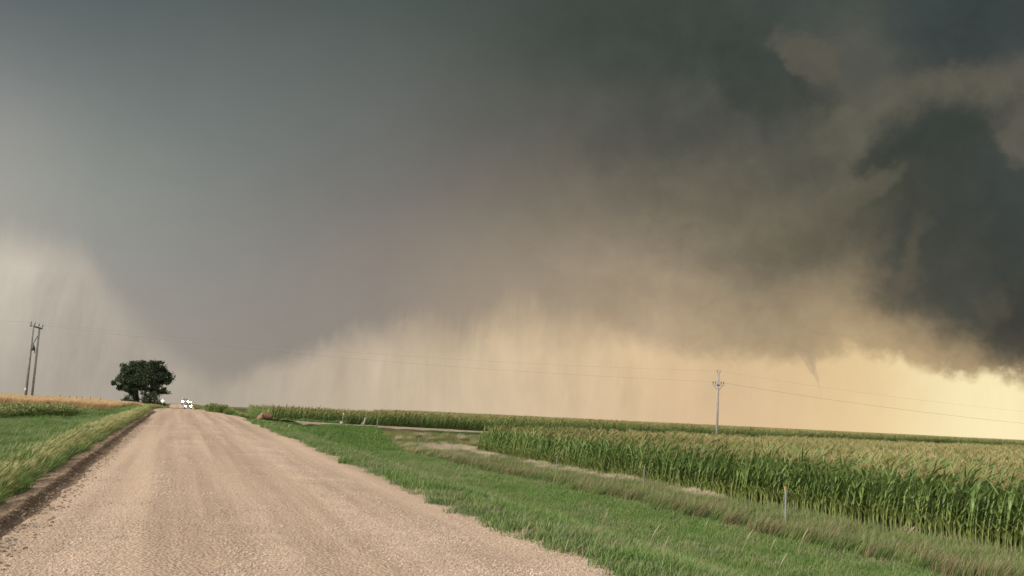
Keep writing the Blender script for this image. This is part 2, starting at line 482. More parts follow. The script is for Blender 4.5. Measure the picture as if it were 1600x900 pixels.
M['weed'] = mat_leafy('weed_leaf', [(.045, .080, .018), (.10, .145, .034), (.18, .21, .055)], tip=(.24, .25, .085), patch=4.0)
M['corn_leaf'] = mat_leafy('corn_leaf', [(.050, .092, .020), (.125, .190, .044), (.23, .29, .095)], tip=(.22, .25, .09), tip_from=.75, patch=7.0, trans=.13, spec=.4, rough=.42)
M['corn_yellow'] = mat_leafy('corn_lower_leaf', [(.13, .18, .045), (.21, .245, .065), (.32, .31, .12)], patch=2.0, trans=.35)
M['corn_stalk'] = mat_leafy('corn_stalk', [(.12, .18, .042), (.17, .22, .055), (.24, .245, .085)], trans=0, patch=3.0)
M['tassel'] = mat_leafy('corn_tassel', [(.31, .245, .105), (.42, .335, .155), (.53, .43, .215)], trans=.2, patch=5.0)
M['wheat'] = mat_leafy('wheat', [(.36, .235, .11), (.45, .30, .15), (.52, .36, .19)], tip=(.60, .43, .24), trans=.25, patch=9.0)
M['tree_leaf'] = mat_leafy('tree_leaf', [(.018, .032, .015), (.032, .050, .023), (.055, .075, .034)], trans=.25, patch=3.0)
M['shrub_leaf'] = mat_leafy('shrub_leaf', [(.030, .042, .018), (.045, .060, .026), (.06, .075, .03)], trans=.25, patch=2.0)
M['bark'] = mat_plain('bark', (.055, .045, .035), .9, .1, var=.35, scale=9)
M['pole_wood'] = mat_plain('weathered_pole_wood', (.25, .235, .215), .85, .15, var=.3, scale=3)
M['dark_hw'] = mat_plain('dark_pole_hardware', (.045, .045, .045), .5, .4)
M['insulator'] = mat_plain('insulator', (.10, .10, .11), .3, .5)
M['wire'] = mat_plain('wire_metal', (.10, .095, .085), .5, .4)
M['post_metal'] = mat_plain('painted_steel_post', (.25, .25, .235), .6, .3, var=.3, scale=12)
M['post_wood'] = mat_plain('grey_post_wood', (.27, .235, .19), .85, .1, var=.3, scale=10)
M['post_dark'] = mat_plain('dark_post', (.06, .05, .04), .85, .1)
M['white_paint'] = mat_plain('white_paint', (.78, .78, .76), .4, .4, var=.04)
M['hay'] = mat_plain('hay', (.26, .155, .10), .95, .05, var=.4, scale=5)
M['orange_tag'] = mat_plain('tan_flagging', (.48, .28, .12), .6, .2)

# ground: one attribute colour for what covers each part, broken up by noise
def ground_material():
    m, g, b = mat_base('ground_cover', .95, .05)
    at = g.n('ShaderNodeAttribute'); at.attribute_name = 'cover'
    pos = g.n('ShaderNodeNewGeometry').outputs['Position']
    n = g.noise(pos, 1.4, 6, .65); n2 = g.noise(pos, .12, 4, .6)
    f = g.m('MULTIPLY', g.smooth(n, .3, .7, .65, 1.3, 'LINEAR'), g.smooth(n2, .3, .7, .85, 1.15, 'LINEAR'))
    g.put(b.inputs['Base Color'], g.vm('MULTIPLY', at.outputs['Color'], g.xyz(f, f, f)))
    bp = g.n('ShaderNodeBump'); bp.inputs['Strength'].default_value = .6; bp.inputs['Distance'].default_value = .05
    g.put(bp.inputs['Height'], n); g.put(b.inputs['Normal'], bp.outputs[0])
    return m

def gravel_material(name, tint=(1, 1, 1)):
    m, g, b = mat_base(name, .95, .08)
    pos = g.n('ShaderNodeNewGeometry').outputs['Position']
    sep = g.n('ShaderNodeSeparateXYZ'); g.put(sep.inputs[0], pos)
    s = g.m('ADD', g.m('MULTIPLY', sep.outputs[0], -SN), g.m('MULTIPLY', sep.outputs[1], CS))
    t = g.m('ADD', g.m('MULTIPLY', sep.outputs[0], CS), g.m('MULTIPLY', sep.outputs[1], SN))
    # wheel tracks swept finer and paler; loose stones gathered between them
    lanes = g.noise(g.xyz(g.m('MULTIPLY', t, 1.1), g.m('MULTIPLY', s, .02), 0.0), 1.0, 4, .6)
    patch = g.noise(pos, .35, 5, .6)
    c = g.mix(g.smooth(lanes, .35, .65), (.315, .235, .175), (.46, .352, .268))
    c = g.mix(g.smooth(patch, .35, .7, 0, .55), c, (.40, .305, .232))
    fine = g.noise(pos, 45.0, 4, .7)
    f1 = g.smooth(fine, .3, .7, .86, 1.12, 'LINEAR')
    vor = g.n('ShaderNodeTexVoronoi'); g.put(vor.inputs['Vector'], pos); vor.inputs['Scale'].default_value = 26.0
    sepc = g.n('ShaderNodeSeparateColor'); g.put(sepc.inputs[0], vor.outputs['Color'])
    f2 = g.smooth(sepc.outputs[0], 0, 1, .84, 1.17, 'LINEAR')
    f = g.m('MULTIPLY', f1, f2)
    c = g.vm('MULTIPLY', c, g.xyz(f, f, f))
    c = g.vm('MULTIPLY', c, g.xyz(*tint))
    g.put(b.inputs['Base Color'], c)
    v2 = g.n('ShaderNodeTexVoronoi'); g.put(v2.inputs['Vector'], pos); v2.inputs['Scale'].default_value = 19.0
    v2.inputs['Randomness'].default_value = 1.0
    h = g.m('ADD', g.m('MULTIPLY', g.m('SUBTRACT', .6, v2.outputs['Distance']), g.smooth(lanes, .3, .7, .9, .35, 'LINEAR')), g.m('ADD', g.m('MULTIPLY', fine, .25), g.m('MULTIPLY', g.m('SUBTRACT', .6, vor.outputs['Distance']), .5)))
    bp = g.n('ShaderNodeBump'); bp.inputs['Strength'].default_value = .85; bp.inputs['Distance'].default_value = .028
    g.put(bp.inputs['Height'], h); g.put(b.inputs['Normal'], bp.outputs[0])
    return m

M['ground'] = ground_material()
M['gravel'] = gravel_material('road_gravel', (1.11, 1.07, 1.01))
M['drive_gravel'] = gravel_material('driveway_gravel', (.78, .80, .76))
def soil_material():
    m, g, b = mat_base('bladed_soil', .95, .05)
    pos = g.n('ShaderNodeNewGeometry').outputs['Position']
    n = g.noise(pos, 3.0, 6, .7); n2 = g.noise(pos, 24.0, 4, .7)
    at = g.n('ShaderNodeAttribute'); at.attribute_name = 'cover'
    sp = g.n('ShaderNodeSeparateColor'); g.put(sp.inputs[0], at.outputs['Color'])
    dry = g.ramp(g.smooth(n, .3, .7, kind='LINEAR'), [(0, (.20, .14, .09)), (.5, (.30, .215, .145)), (1, (.42, .315, .22))])
    damp_shade = g.ramp(g.smooth(n, .3, .7, kind='LINEAR'), [(0, (.085, .058, .038)), (.5, (.14, .097, .064)), (1, (.24, .17, .115))])  # damp soil with the ridge's shade mixed into the colour
    c = g.mix(g.smooth(g.m('ADD', sp.outputs[0], g.m('MULTIPLY', g.m('SUBTRACT', n, .5), 1.1)), .3, .7), dry, damp_shade)
    f = g.smooth(n2, .25, .75, .7, 1.25, 'LINEAR')
    g.put(b.inputs['Base Color'], g.vm('MULTIPLY', c, g.xyz(f, f, f)))
    bp = g.n('ShaderNodeBump'); bp.inputs['Strength'].default_value = .9; bp.inputs['Distance'].default_value = .05
    g.put(bp.inputs['Height'], n2); g.put(b.inputs['Normal'], bp.outputs[0])
    return m
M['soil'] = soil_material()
M['clod'] = mat_leafy('soil_clod', [(.11, .075, .05), (.22, .155, .105), (.36, .27, .19)], trans=0, patch=1.0, rough=.95, spec=.05)
M['stone'] = mat_leafy('stone', [(.29, .215, .16), (.44, .345, .262), (.60, .48, .385)], trans=0, patch=3.0, rough=.9, spec=.15)

# ------------------------------------------------------------------ ground sheet
def grid_mesh(sv, tv, zfun, cover=None, mat=None, name='sheet'):
    SS, TT = np.meshgrid(sv, tv, indexing='ij')
    x, y = xy_of(SS, TT)
    z = zfun(x, y, SS, TT)
    V = np.stack([x.ravel(), y.ravel(), z.ravel()], 1)
    ns, ntt = SS.shape
    i = np.arange(ns * ntt).reshape(ns, ntt)
    Fq = np.stack([i[:-1, :-1].ravel(), i[:-1, 1:].ravel(), i[1:, 1:].ravel(), i[1:, :-1].ravel()], 1)
    ex = {'cover': cover(x.ravel(), y.ravel(), SS.ravel(), TT.ravel())} if cover else None
    return mesh_np(name, V, Fq, mat, True, extra=ex)

def geo(a, b, n): return np.geomspace(a, b, n)
sv = np.concatenate([-geo(5000, 60, 14), np.arange(-50, 0, 2.5), np.arange(0, 60, .6), np.arange(60, 150, 1.2), np.arange(150, 330, 4), geo(335, 7000, 26)])
tv = np.concatenate([-geo(6000, 62, 22), np.arange(-60, -14, 1.5), np.arange(-14, 26, .5), np.arange(26, 80, 2), geo(82, 6000, 24)])

def near_corn(x, y, s, t): return (t > 23.0) & (dd_of(x, y) < -18.5)
def far_corn(x, y, s, t): return (t > 7.4) & (dd_of(x, y) > 5.5)
def wheat_line(s, t): return s - (100 + 1.0 * np.maximum(-t - 4, 0) * .9)

def ground_cover(x, y, s, t):
    c = np.tile(np.array([.050, .075, .022]), (len(x), 1))
    def setc(mask, col): c[mask] = col
    setc((t > 17.2) & (t < 23), (.085, .075, .035))
    setc(near_corn(x, y, s, t) | (far_corn(x, y, s, t) & ~((t < 32) & (s > 116))), (.075, .055, .035))
    setc((t > 17.0) & (dd_of(x, y) > -18.5) & (dd_of(x, y) < -4), (.12, .12, .04))
    setc((t < -5.5) & (wheat_line(s, t) > 0) & (s < 420), (.33, .23, .12))
    setc((np.hypot(x, y) > 420), (.16, .14, .07))
    setc((np.abs(t - 1.7) < 4.3) & (s < 400) & ~((s > 92) & (t > 3.9)), (.20, .15, .11))
    return np.concatenate([c, np.ones((len(x), 1))], 1)

def ground_z(x, y, s, t):
    z = height(x, y)
    under = (1 - sstep(3.5, 4.2, np.abs(t - 1.75))) * (1 - sstep(326, 330, s))
    dv = (1 - sstep(1.9, 2.5, np.abs(dd_of(x, y)))) * (t > 4) * (t < 125)
    return z - .09 * np.maximum(under, dv)
ground = new_obj('ground', grid_mesh(sv, tv, ground_z, ground_cover, M['ground'], 'ground'))
tag(ground, kind='structure')

# gravel road: crowned, with shallow wheel tracks and loose ridges as real relief
def road_surface(x, y, s, t):
    z = height(x, y) * 0 + road_z(s)
    u = t - 1.75
    z = z + .05 * (1 - (u / 3.9) ** 2)
    z = z + .035 * vnoise(t * 1.0 + 9, s * .05, .55) + .02 * vnoise(x, y, 1.3) + .016 * vnoise(x + 7, y, .31)
    edge = np.where(u > 0, u + 1.25 * sstep(86, 97, s), -u) - 3.92 + .16 * vnoise(s, t * 0 + 3, 1.1) + .3 * vnoise(s + 50, t * 0 + 8, 5.0)
    z = z - .22 * sstep(0, .5, edge)
    return z
rs = np.concatenate([np.arange(-14, 42, .14), np.arange(42, 120, .45), np.arange(120, 332, 1.5)])
rt = np.arange(-2.9, 6.6, .115)
road = new_obj('gravel_road', grid_mesh(rs, rt, road_surface, None, M['gravel'], 'gravel_road'))
tag(road, kind='structure')

# farm driveway that leaves the road to the right, with a flared mouth
def driveway():
    L = np.arange(-1.0, 118, .5)
    base = np.array([-22.0 + 2.2, 102 + .934 * (-22.0 + 2.2)])
    dv = np.array([1, .934]) / 1.368
    nv = np.array([-.934, 1]) / 1.368
    V, F = [], []
    W_ = np.linspace(-1, 1, 9)
    for l in L:
        half = 2.3 + 2.6 * max(0, 1 - (l + 1) / 5.0) ** 2
        for w in W_:
            hw = half * w * (1 + .04 * float(vnoise(l, w * 3, 1.5)))
            p = base + dv * l + nv * hw
            s, t = st_of(p[0], p[1])
            zt = float(height(p[0], p[1])) if abs(w) < .9 or t > 9 else float(height(*(base + dv * l + nv * hw * .8)))
            z = zt + .06 + .03 * w - .14 * sstep(.84, 1.0, abs(w))
            if t < 5.6: z -= .06 * sstep(5.6, 4.6, t) if False else .05
            V.append((p[0], p[1], z))
    n = len(W_)
    for i in range(len(L) - 1):
        for j in range(n - 1):
            F.append((i * n + j, i * n + j + 1, (i + 1) * n + j + 1, (i + 1) * n + j))
    F = np.array(F)[:, ::-1]
    o = new_obj('farm_driveway', mesh_np('farm_driveway', np.array(V), F, M['drive_gravel'], True))
    tag(o, kind='structure')
driveway()

# windrow of darker soil left by the road blade along the left edge, shade painted on its right flank
def windrow():
    sw = np.concatenate([np.arange(4, 45, .07), np.arange(45, 96, .4)])
    tw = np.linspace(-3.15, -1.72, 36)
    def zf(x, y, s, t):
        off = .12 * vnoise(s, s * 0 + 2, 3.7) + .05 * vnoise(s + 9, s * 0 + 5, .7)
        u = t + off
        prof = np.interp(u, [-3.2, -2.95, -2.65, -2.38, -2.24, -2.12, -1.94, -1.7], [-.10, .01, .05, .085, .10, .02, .0, -.10])
        fade = 1 - .8 * sstep(70, 95, s)
        lump = .03 * vnoise(x, y, .23) + .05 * vnoise(x + 31, y, .55)
        return road_z(s) + .0 + prof * fade * (1 + .5 * vnoise(s + 3, s * 0, 1.7)) + lump * fade * sstep(.0, .05, prof)
    globals()['WIND_Z'] = lambda x, y, s, t: np.maximum(zf(x, y, s, t), road_surface(x, y, s, t))
    def turned_shade(x, y, s, t):  # dark band from crest to foot: turned soil plus painted shade
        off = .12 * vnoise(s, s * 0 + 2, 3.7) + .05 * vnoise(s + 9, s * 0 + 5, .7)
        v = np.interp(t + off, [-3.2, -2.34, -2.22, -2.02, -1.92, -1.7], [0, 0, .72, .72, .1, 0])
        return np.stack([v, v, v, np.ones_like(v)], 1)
    o = new_obj('soil_windrow', grid_mesh(sw, tw, zf, turned_shade, M['soil'], 'soil_windrow'))
    tag(o, kind='structure')
def windrow_clods():
    """crumbs of soil and stones along the windrow's foot and shoulder"""
    global CLODS
    n = 16000
    s = 4 + 70 * rng.random(n) ** 1.6; t = rng.uniform(-2.95, -1.55, n)
    keep = rng.random(n) < np.interp(t, [-2.95, -2.4, -2.0, -1.55], [.7, .9, 1, .1])
    s, t = s[keep], t[keep]
    x, y = xy_of(s, t)
    CLODS = (x, y, WIND_Z(x, y, s, t))
windrow()
windrow_clods()

# ------------------------------------------------------------------ scatter: one object, instanced clumps
def scatter(name, pts, rot, scl, idx, sources, label=None, cat=None):
    me = bpy.data.meshes.new(name)
    n = len(pts)
    me.vertices.add(n); me.vertices.foreach_set('co', np.asarray(pts, np.float32).ravel())
    a = me.attributes.new('rot', 'FLOAT_VECTOR', 'POINT'); a.data.foreach_set('vector', np.asarray(rot, np.float32).ravel())
    a = me.attributes.new('scl', 'FLOAT_VECTOR', 'POINT'); a.data.foreach_set('vector', np.asarray(scl, np.float32).ravel())
    a = me.attributes.new('idx', 'INT', 'POINT'); a.data.foreach_set('value', np.asarray(idx, np.int32))
    o = new_obj(name, me)
    nt = bpy.data.node_groups.new(name + '_scatter', 'GeometryNodeTree')
    nt.interface.new_socket('Geometry', in_out='INPUT', socket_type='NodeSocketGeometry')
    nt.interface.new_socket('Geometry', in_out='OUTPUT', socket_type='NodeSocketGeometry')
    gi, go = nt.nodes.new('NodeGroupInput'), nt.nodes.new('NodeGroupOutput')
    def attr(nm, ty):
        q = nt.nodes.new('GeometryNodeInputNamedAttribute'); q.data_type = ty; q.inputs[0].default_value = nm
        return q.outputs[0]
    ra = nt.nodes.new('FunctionNodeEulerToRotation'); nt.links.new(attr('rot', 'FLOAT_VECTOR'), ra.inputs[0])
    sc = attr('scl', 'FLOAT_VECTOR'); ix = attr('idx', 'INT')
    jn = nt.nodes.new('GeometryNodeJoinGeometry')
    for k, src in enumerate(sources):
        oi = nt.nodes.new('GeometryNodeObjectInfo'); oi.inputs['Object'].default_value = src
        oi.inputs['As Instance'].default_value = True
        cmp = nt.nodes.new('FunctionNodeCompare'); cmp.data_type = 'INT'; cmp.operation = 'EQUAL'
        ins = [i for i in cmp.inputs if i.type == 'INT']
        nt.links.new(ix, ins[0]); ins[1].default_value = k
        ip = nt.nodes.new('GeometryNodeInstanceOnPoints')
        nt.links.new(gi.outputs[0], ip.inputs['Points']); nt.links.new(cmp.outputs[0], ip.inputs['Selection'])
        nt.links.new(oi.outputs['Geometry'], ip.inputs['Instance'])
        nt.links.new(ra.outputs[0], ip.inputs['Rotation']); nt.links.new(sc, ip.inputs['Scale'])
        nt.links.new(ip.outputs[0], jn.inputs[0])
    nt.links.new(jn.outputs[0], go.inputs[0])
    md = o.modifiers.new('scatter', 'NODES'); md.node_group = nt
    tag(o, label, cat, kind='stuff')
    return o

def source(name, me):                   # mesh used only through the scatter objects; not placed in the scene by itself
    return bpy.data.objects.new(name, me)

def blades(n, h, spread, width, wind=(.35, 0), bend=.5, seg=3, head=0.0, seed=0, hvar=.35, square=False):
    """a clump of n grass blades bending with the wind; tone 0 at the root, 1 at the tip"""
    r = np.random.default_rng(seed)
    V, F, T = [], [], []
    for i in range(n):
        if square: bx, by = (r.random(2) - .5) * spread * 2
        else:
            q = r.random() * 6.283; rr = spread * math.sqrt(r.random()); bx, by = rr * math.cos(q), rr * math.sin(q)
        hh = h * (1 - hvar + 2 * hvar * r.random())
        la = r.random() * 6.283; lm = bend * hh * (.15 + .6 * r.random())
        lx = lm * math.cos(la) * .6 + wind[0] * hh * (.5 + r.random()); ly = lm * math.sin(la) * .6 + wind[1] * hh * (.5 + r.random())
        fa = r.random() * 3.1416
        dx, dy = math.cos(fa), math.sin(fa)
        w = width * (.7 + .6 * r.random())
        i0 = len(V)
        for k in range(seg + 1):
            u = k / seg
            cx, cy, cz = bx + lx * u ** 1.8, by + ly * u ** 1.8, hh * (u - .28 * u * u * (lx * lx + ly * ly) / (hh * hh))
            ww = w * (1 - u) ** .6 if not head else w * (.55 + (head * 1.0 if u > .7 else 0)) * (1 if u < 1 else .35)
            V.append((cx - dx * ww / 2, cy - dy * ww / 2, cz)); V.append((cx + dx * ww / 2, cy + dy * ww / 2, cz))
            T += [u, u]
        for k in range(seg):
            a = i0 + 2 * k
            F.append((a, a + 1, a + 3, a + 2))
    return np.array(V), np.array(F), np.array(T)

def clump(name, mat, **kw):
    V, F, T = blades(**kw)
    return source(name, mesh_np(name, V, F, mat, False, T))

def rand_points(n, s0, s1, t0, t1, fn=None):
    s = rng.uniform(s0, s1, n); t = rng.uniform(t0, t1, n)
    x, y = xy_of(s, t)
    k = in_view(x, y)
    if fn is not None: k &= fn(x, y, s, t)
    return x[k], y[k], s[k], t[k]
def in_view(x, y, m=.09):
    return (y > 4) & (np.abs(x) < (.571 + m) * y + 3.5)

def scatter_grass(name, areas, sources, pick, label, scale=(.8, 1.25), rz=.5, sink=.03, zfun=None):
    P, Rt, Sc, Ix = [], [], [], []
    for (n, s0, s1, t0, t1, fn, mult) in areas:
        x, y, s, t = rand_points(n, s0, s1, t0, t1, fn)
        z = (zfun or (lambda x, y, s, t: height(x, y)))(x, y, s, t) - sink
        k = len(x)
        P.append(np.stack([x, y, z], 1))
        Rt.append(np.stack([np.zeros(k), np.zeros(k), rng.uniform(-rz, rz, k)], 1))
        f = rng.uniform(*scale, k)
        Sc.append(np.stack([f * mult, f * mult, f * rng.uniform(.85, 1.15, k)], 1))
        Ix.append(pick(x, y, s, t))
    P = np.concatenate(P)
    return scatter(name, P, np.concatenate(Rt), np.concatenate(Sc), np.concatenate(Ix), sources, label, 'grass')

wob = lambda x, y, sc: vnoise(x, y, sc)
# short grass of the right verge
g_src = [clump('short_grass', M['grass'], n=44, h=.11, spread=.20, width=.018, wind=(.15, .05), bend=1.5, seed=1, hvar=.6),
         clump('short_grass', M['grass2'], n=44, h=.14, spread=.20, width=.018, wind=(.20, .05), bend=1.5, seed=2, hvar=.6),
         clump('short_grass', M['lush'], n=44, h=.11, spread=.21, width=.018, wind=(.18, .0), bend=1.5, seed=3, hvar=.6),
         clump('short_grass', M['dry'], n=18, h=.17, spread=.26, width=.012, wind=(.40, .05), bend=1.0, seed=4, hvar=.5),
         clump('short_grass', M['lush'], n=46, h=.19, spread=.19, width=.020, wind=(.22, .05), bend=1.4, seed=5, hvar=.6),
         clump('dry_stem', M['dry'], n=5, h=.48, spread=.10, width=.014, wind=(.30, .05), bend=.4, seg=4, head=.8, seed=6, hvar=.4)]
def pick_mown(x, y, s, t):
    u = rng.random(len(x))
    lush = sstep(9, 15, t) * .8 + .4 * wob(x, y, 5.0)
    k = np.where(u < lush, 2, np.where(rng.random(len(x)) < .5, 0, 1))
    dry = .09 + .35 * np.maximum(0, wob(x + 17, y + 3, 2.2)) + .22 * np.maximum(0, wob(s * .25, t + 30, 1.2)) - .06 * lush
    k = np.where(rng.random(len(x)) < dry, 3, k)
    k = np.where((wob(x + 3, y, 1.3) > .22) & (t < 12) & (rng.random(len(x)) < .5), 4, k)
    k = np.where((dd_of(x, y) > -16) & (t > 8) & (rng.random(len(x)) < .85), 4, k)
    k = np.where((dd_of(x, y) > -6.5), 2, k)
    k = np.where(rng.random(len(x)) < .0006 + .007 * np.maximum(0, wob(x + 50, y, 4.0) - .1), 5, k)
    return k
def drive_half(x, y):
    l = ((x + 19.8) + .934 * (y - 83.5)) / 1.368
    return 2.3 + 2.6 * np.maximum(0, 1 - (np.maximum(l, -1) + 1) / 5.0) ** 2
def mown(x, y, s, t):
    return (t > 5.5 + .30 * wob(s, s * 0, 2.3) + .22 * wob(s, s * 0 + 9, .6) - .35 * rng.random(len(x)) ** 6) & (t < 17.9 + .8 * wob(x, y, 3)) & (dd_of(x, y) < -drive_half(x, y) - .25)
scatter_grass('mown_grass', [(15000, 4, 26, 4.6, 18.5, mown, 1.0), (17000, 26, 60, 4.6, 18.5, mown, 1.15), (11000, 60, 100, 4.6, 18.5, mown, 1.5)], g_src, pick_mown,
              'short green verge grass between the gravel road and the tall ditch grass')

# tall ragged grass strip along the fence line and under the corn
t_src = [clump('tall_grass', M['rough_green'], n=56, h=.30, spread=.22, width=.019, wind=(.45, .05), bend=.9, seg=4, seed=11, hvar=.5),
         clump('tall_grass', M['rough_green'], n=56, h=.40, spread=.22, width=.019, wind=(.50, .05), bend=.8, seg=4, seed=12, hvar=.5),
         clump('tall_grass', M['brown_grass'], n=50, h=.38, spread=.22, width=.017, wind=(.40, .05), bend=.8, seg=4, seed=13, hvar=.5),
         clump('tall_grass', M['foxtail'], n=56, h=.34, spread=.24, width=.014, wind=(.60, .05), bend=.5, seg=4, head=.9, seed=14, hvar=.4),
         clump('tall_grass', M['pasture'], n=60, h=.28, spread=.30, width=.014, wind=(.35, .05), bend=.9, seg=3, seed=15, hvar=.5)]
def pick_tall(x, y, s, t):
    n = len(x); u = rng.random(n)
    k = np.where(u < .5, 0, 1)
    low = (t < 18.3 + 1.2 * wob(s, s * 0, 2.5))
    k = np.where(low & (rng.random(n) < .22 + .8 * wob(x, y, 1.8)), 2, k)
    k = np.where((rng.random(n) < .08 + .3 * np.maximum(0, wob(x + 9, y, 1.3))), 2, k)
    hi = (t > 20.7 + 1.6 * wob(s, s * 0 + 4, 3.0))
    k = np.where(hi & (rng.random(n) < .30 + 1.7 * wob(x + 5, y, 4.0) + .8 * wob(x, y + 3, 1.2)), 3, k)
    past = dd_of(x, y) > -19
    k = np.where(past & (rng.random(n) < .75), 4, k)
    k = np.where((s > 58) & (rng.random(n) < .10), 3, k)
    k = np.where(past & (dd_of(x, y) < -12) & (t > 19) & (t < 27) & (wob(x, y + 7, 5.0) > -.05) & (rng.random(n) < .55), 3, k)
    return k
def tall(x, y, s, t):
    d = dd_of(x, y)
    return (t > 17.4 + .9 * wob(s, s * 0 + 1, 1.8) + .6 * wob(x, y, .8)) & (((t < 21.2 + 1.5 * sstep(26, 44, s) + 1.0 * wob(x + 2, y, 2.0)) & (d < -12)) | ((d > -19.2) & (d < -6.5 + 2 * wob(x, y, 2) + .10 * (t - 17) ))) & (d < -2.4)
scatter_grass('tall_ditch_grass', [(7500, 10, 40, 16.8, 24, tall, 1.0), (7500, 40, 76, 16.8, 24, tall, 1.1), (9500, 60, 130, 16.8, 75, tall, 1.5)], t_src, pick_tall,
              'tall wind-bent green, brown and pinkish ditch grass along the edge of the corn', rz=.35)

# left verge: seed-headed tall grass at the lip, green ditch behind
v_src = [clump('verge_grass', M['verge'], n=50, h=.34, spread=.20, width=.018, wind=(.55, .1), bend=.8, seg=4, head=.30, seed=21, hvar=.45),
         clump('verge_grass', M['verge'], n=50, h=.42, spread=.20, width=.018, wind=(.6, .1), bend=.8, seg=4, head=.30, seed=22, hvar=.45),
         clump('verge_grass', M['lush'], n=56, h=.30, spread=.22, width=.019, wind=(.40, .1), bend=1.0, seed=23, hvar=.5),
         clump('ditch_grass', M['lush'], n=46, h=.15, spread=.22, width=.020, wind=(.30, .1), bend=1.3, seed=24, hvar=.5),
         clump('ditch_grass', M['grass2'], n=46, h=.25, spread=.22, width=.020, wind=(.45, .1), bend=1.2, seed=25, hvar=.5),
         clump('ditch_grass', M['dry'], n=24, h=.26, spread=.30, width=.011, wind=(.5, .1), bend=1.0, seed=26, hvar=.5)]
def pick_left(x, y, s, t):
    n = len(x); u = rng.random(n)
    lip = (1 - sstep(.5, 1.7, (-2.6 - t) - .7 * wob(x, y, 1.6))) * (.22 + .85 * sstep(28, 70, s))
    k = np.where(u < .55 + 1.3 * wob(x, y + 4, 1.1), 3, 4)
    k = np.where((wob(x + 21, y, 1.6) > .20) & (rng.random(n) < .6), 2, k)
    k = np.where(rng.random(n) < .05 + .5 * np.maximum(0, wob(x, y + 11, 2.5)), 5, k)
    k = np.where(rng.random(n) < lip, np.where(u < .45, 0, np.where(u < .8, 1, 2)), k)
    k = np.where((-2.6 - t < .25) & (rng.random(n) < .6), 2, k)
    return k
def left_ok(x, y, s, t): return (t < -2.78 - .25 * wob(s, s * 0 + 6, 1.0) + .15 * wob(s, s * 0, .4)) & (wheat_line(s, t) < -2)
def right_far(x, y, s, t): return (t > 5.4) & (dd_of(x, y) > drive_half(x, y) + .3) & ((t < 13) | (dd_of(x, y) < 4.0))
scatter_grass('left_ditch_grass', [(9500, 4, 30, -8, -2.5, left_ok, .95), (17000, 30, 70, -16, -2.5, left_ok, 1.1), (11000, 70, 135, -34, -2.5, left_ok, 1.7),
                                   (2600, 100, 260, -6.5, -2.5, lambda x, y, s, t: t < -2.9, 2.0), (3500, 78, 150, 5, 16, right_far, 1.6),
                                   (2600, 97, 320, 4.3, 11, lambda x, y, s, t: t > 4.5, 1.8)], v_src, pick_left,
              'windblown green grass with pale seed heads on the left bank of the road')

# loose stones on the road
def stone_src(seed):
    r = np.random.default_rng(seed)
    bm = bmesh.new(); bmesh.ops.create_icosphere(bm, subdivisions=1, radius=.5)
    for v in bm.verts: v.co = Vector((v.co.x * (1 + .4 * (r.random() - .5)), v.co.y * (.8 + .4 * (r.random() - .5)), v.co.z * .6)) * (1 + .35 * (r.random() - .5))
    me = bpy.data.meshes.new('stone'); bm.to_mesh(me); bm.free(); me.materials.append(M['stone'])
    return source('stone', me)
def stones():
    P, Rt, Sc = [], [], []
    for n, s0, s1, a, b in ((130000, 5, 18, .011, .040), (90000, 18, 36, .016, .045), (30000, 36, 66, .024, .05)):
        x, y, s, t = rand_points(n, s0, s1, -2.0, 5.75)
        keep = rng.random(len(x)) < .22 + 1.9 * vnoise(t * 1.0 + 9, s * .05, .55) + .9 * vnoise(x, y, 1.1) + .35 * sstep(4.6, 5.6, t)
        x, y, s, t = x[keep], y[keep], s[keep], t[keep]
        k = len(x)
        f = a + (b - a) * rng.random(k) ** 2.2
        P.append(np.stack([x, y, road_surface(x, y, s, t) + f * .08], 1))
        Rt.append(np.stack([rng.uniform(-.3, .3, k), rng.uniform(-.3, .3, k), rng.uniform(0, 6.28, k)], 1))
        Sc.append(np.stack([f, f, f], 1))
    P = np.concatenate(P)
    scatter('loose_gravel', P, np.concatenate(Rt), np.concatenate(Sc), rng.integers(0, 4, len(P)), [stone_src(40 + k) for k in range(4)],
            'loose pale stones scattered over the gravel road surface', 'gravel')
stones()
def clods():
    x, y, z = CLODS
    n = len(x)
    src = []
    for k in range(3):
        o = stone_src(60 + k); o.data.materials.clear(); o.data.materials.append(M['clod']); src.append(o)
    f = .018 + .06 * rng.random(n) ** 3
    scatter('soil_clods', np.stack([x, y, z + f * .05], 1), np.stack([rng.uniform(-.4, .4, n), rng.uniform(-.4, .4, n), rng.uniform(0, 6.28, n)], 1), np.stack([f, f, f * .8], 1),
            rng.integers(0, 3, n), src, 'crumbled brown soil clods along the left edge of the gravel road', 'soil')
clods()

# ------------------------------------------------------------------ corn
def leaf_mesh(name, length, width, mat, up=1.1, droop=1.5, seg=6, seed=0, twist=.4):
    """arched corn blade growing along +x from the origin, folded along its midrib"""
    r = np.random.default_rng(seed)
    V, F, T = [], [], []
    x = z = 0.0; ang = up; y = 0.0
    for k in range(seg + 1):
        u = k / seg
        w = width * min(1.0, .55 + 2.2 * u) * (1 - max(0, u - .45) / .55) ** .8
        tw = twist * u * (1 if seed % 2 else -1)
        for q, dz in ((-1, .18), (0, 0), (1, .18)):
            V.append((x - q * w * .5 * math.sin(tw) * .3, y + q * w * .5 * math.cos(tw), z + dz * w + q * w * .5 * math.sin(tw)))
            T.append(u)
        x += math.cos(ang) * length / seg; z += math.sin(ang) * length / seg
        ang -= droop / seg * (1 + .3 * (r.random() - .5)); y += .03 * (r.random() - .5)
    for k in range(seg):
        a = 3 * k
        F += [(a, a + 1, a + 4, a + 3), (a + 1, a + 2, a + 5, a + 4)]
    return mesh_np(name, np.array(V), np.array(F), mat, True, np.array(T))

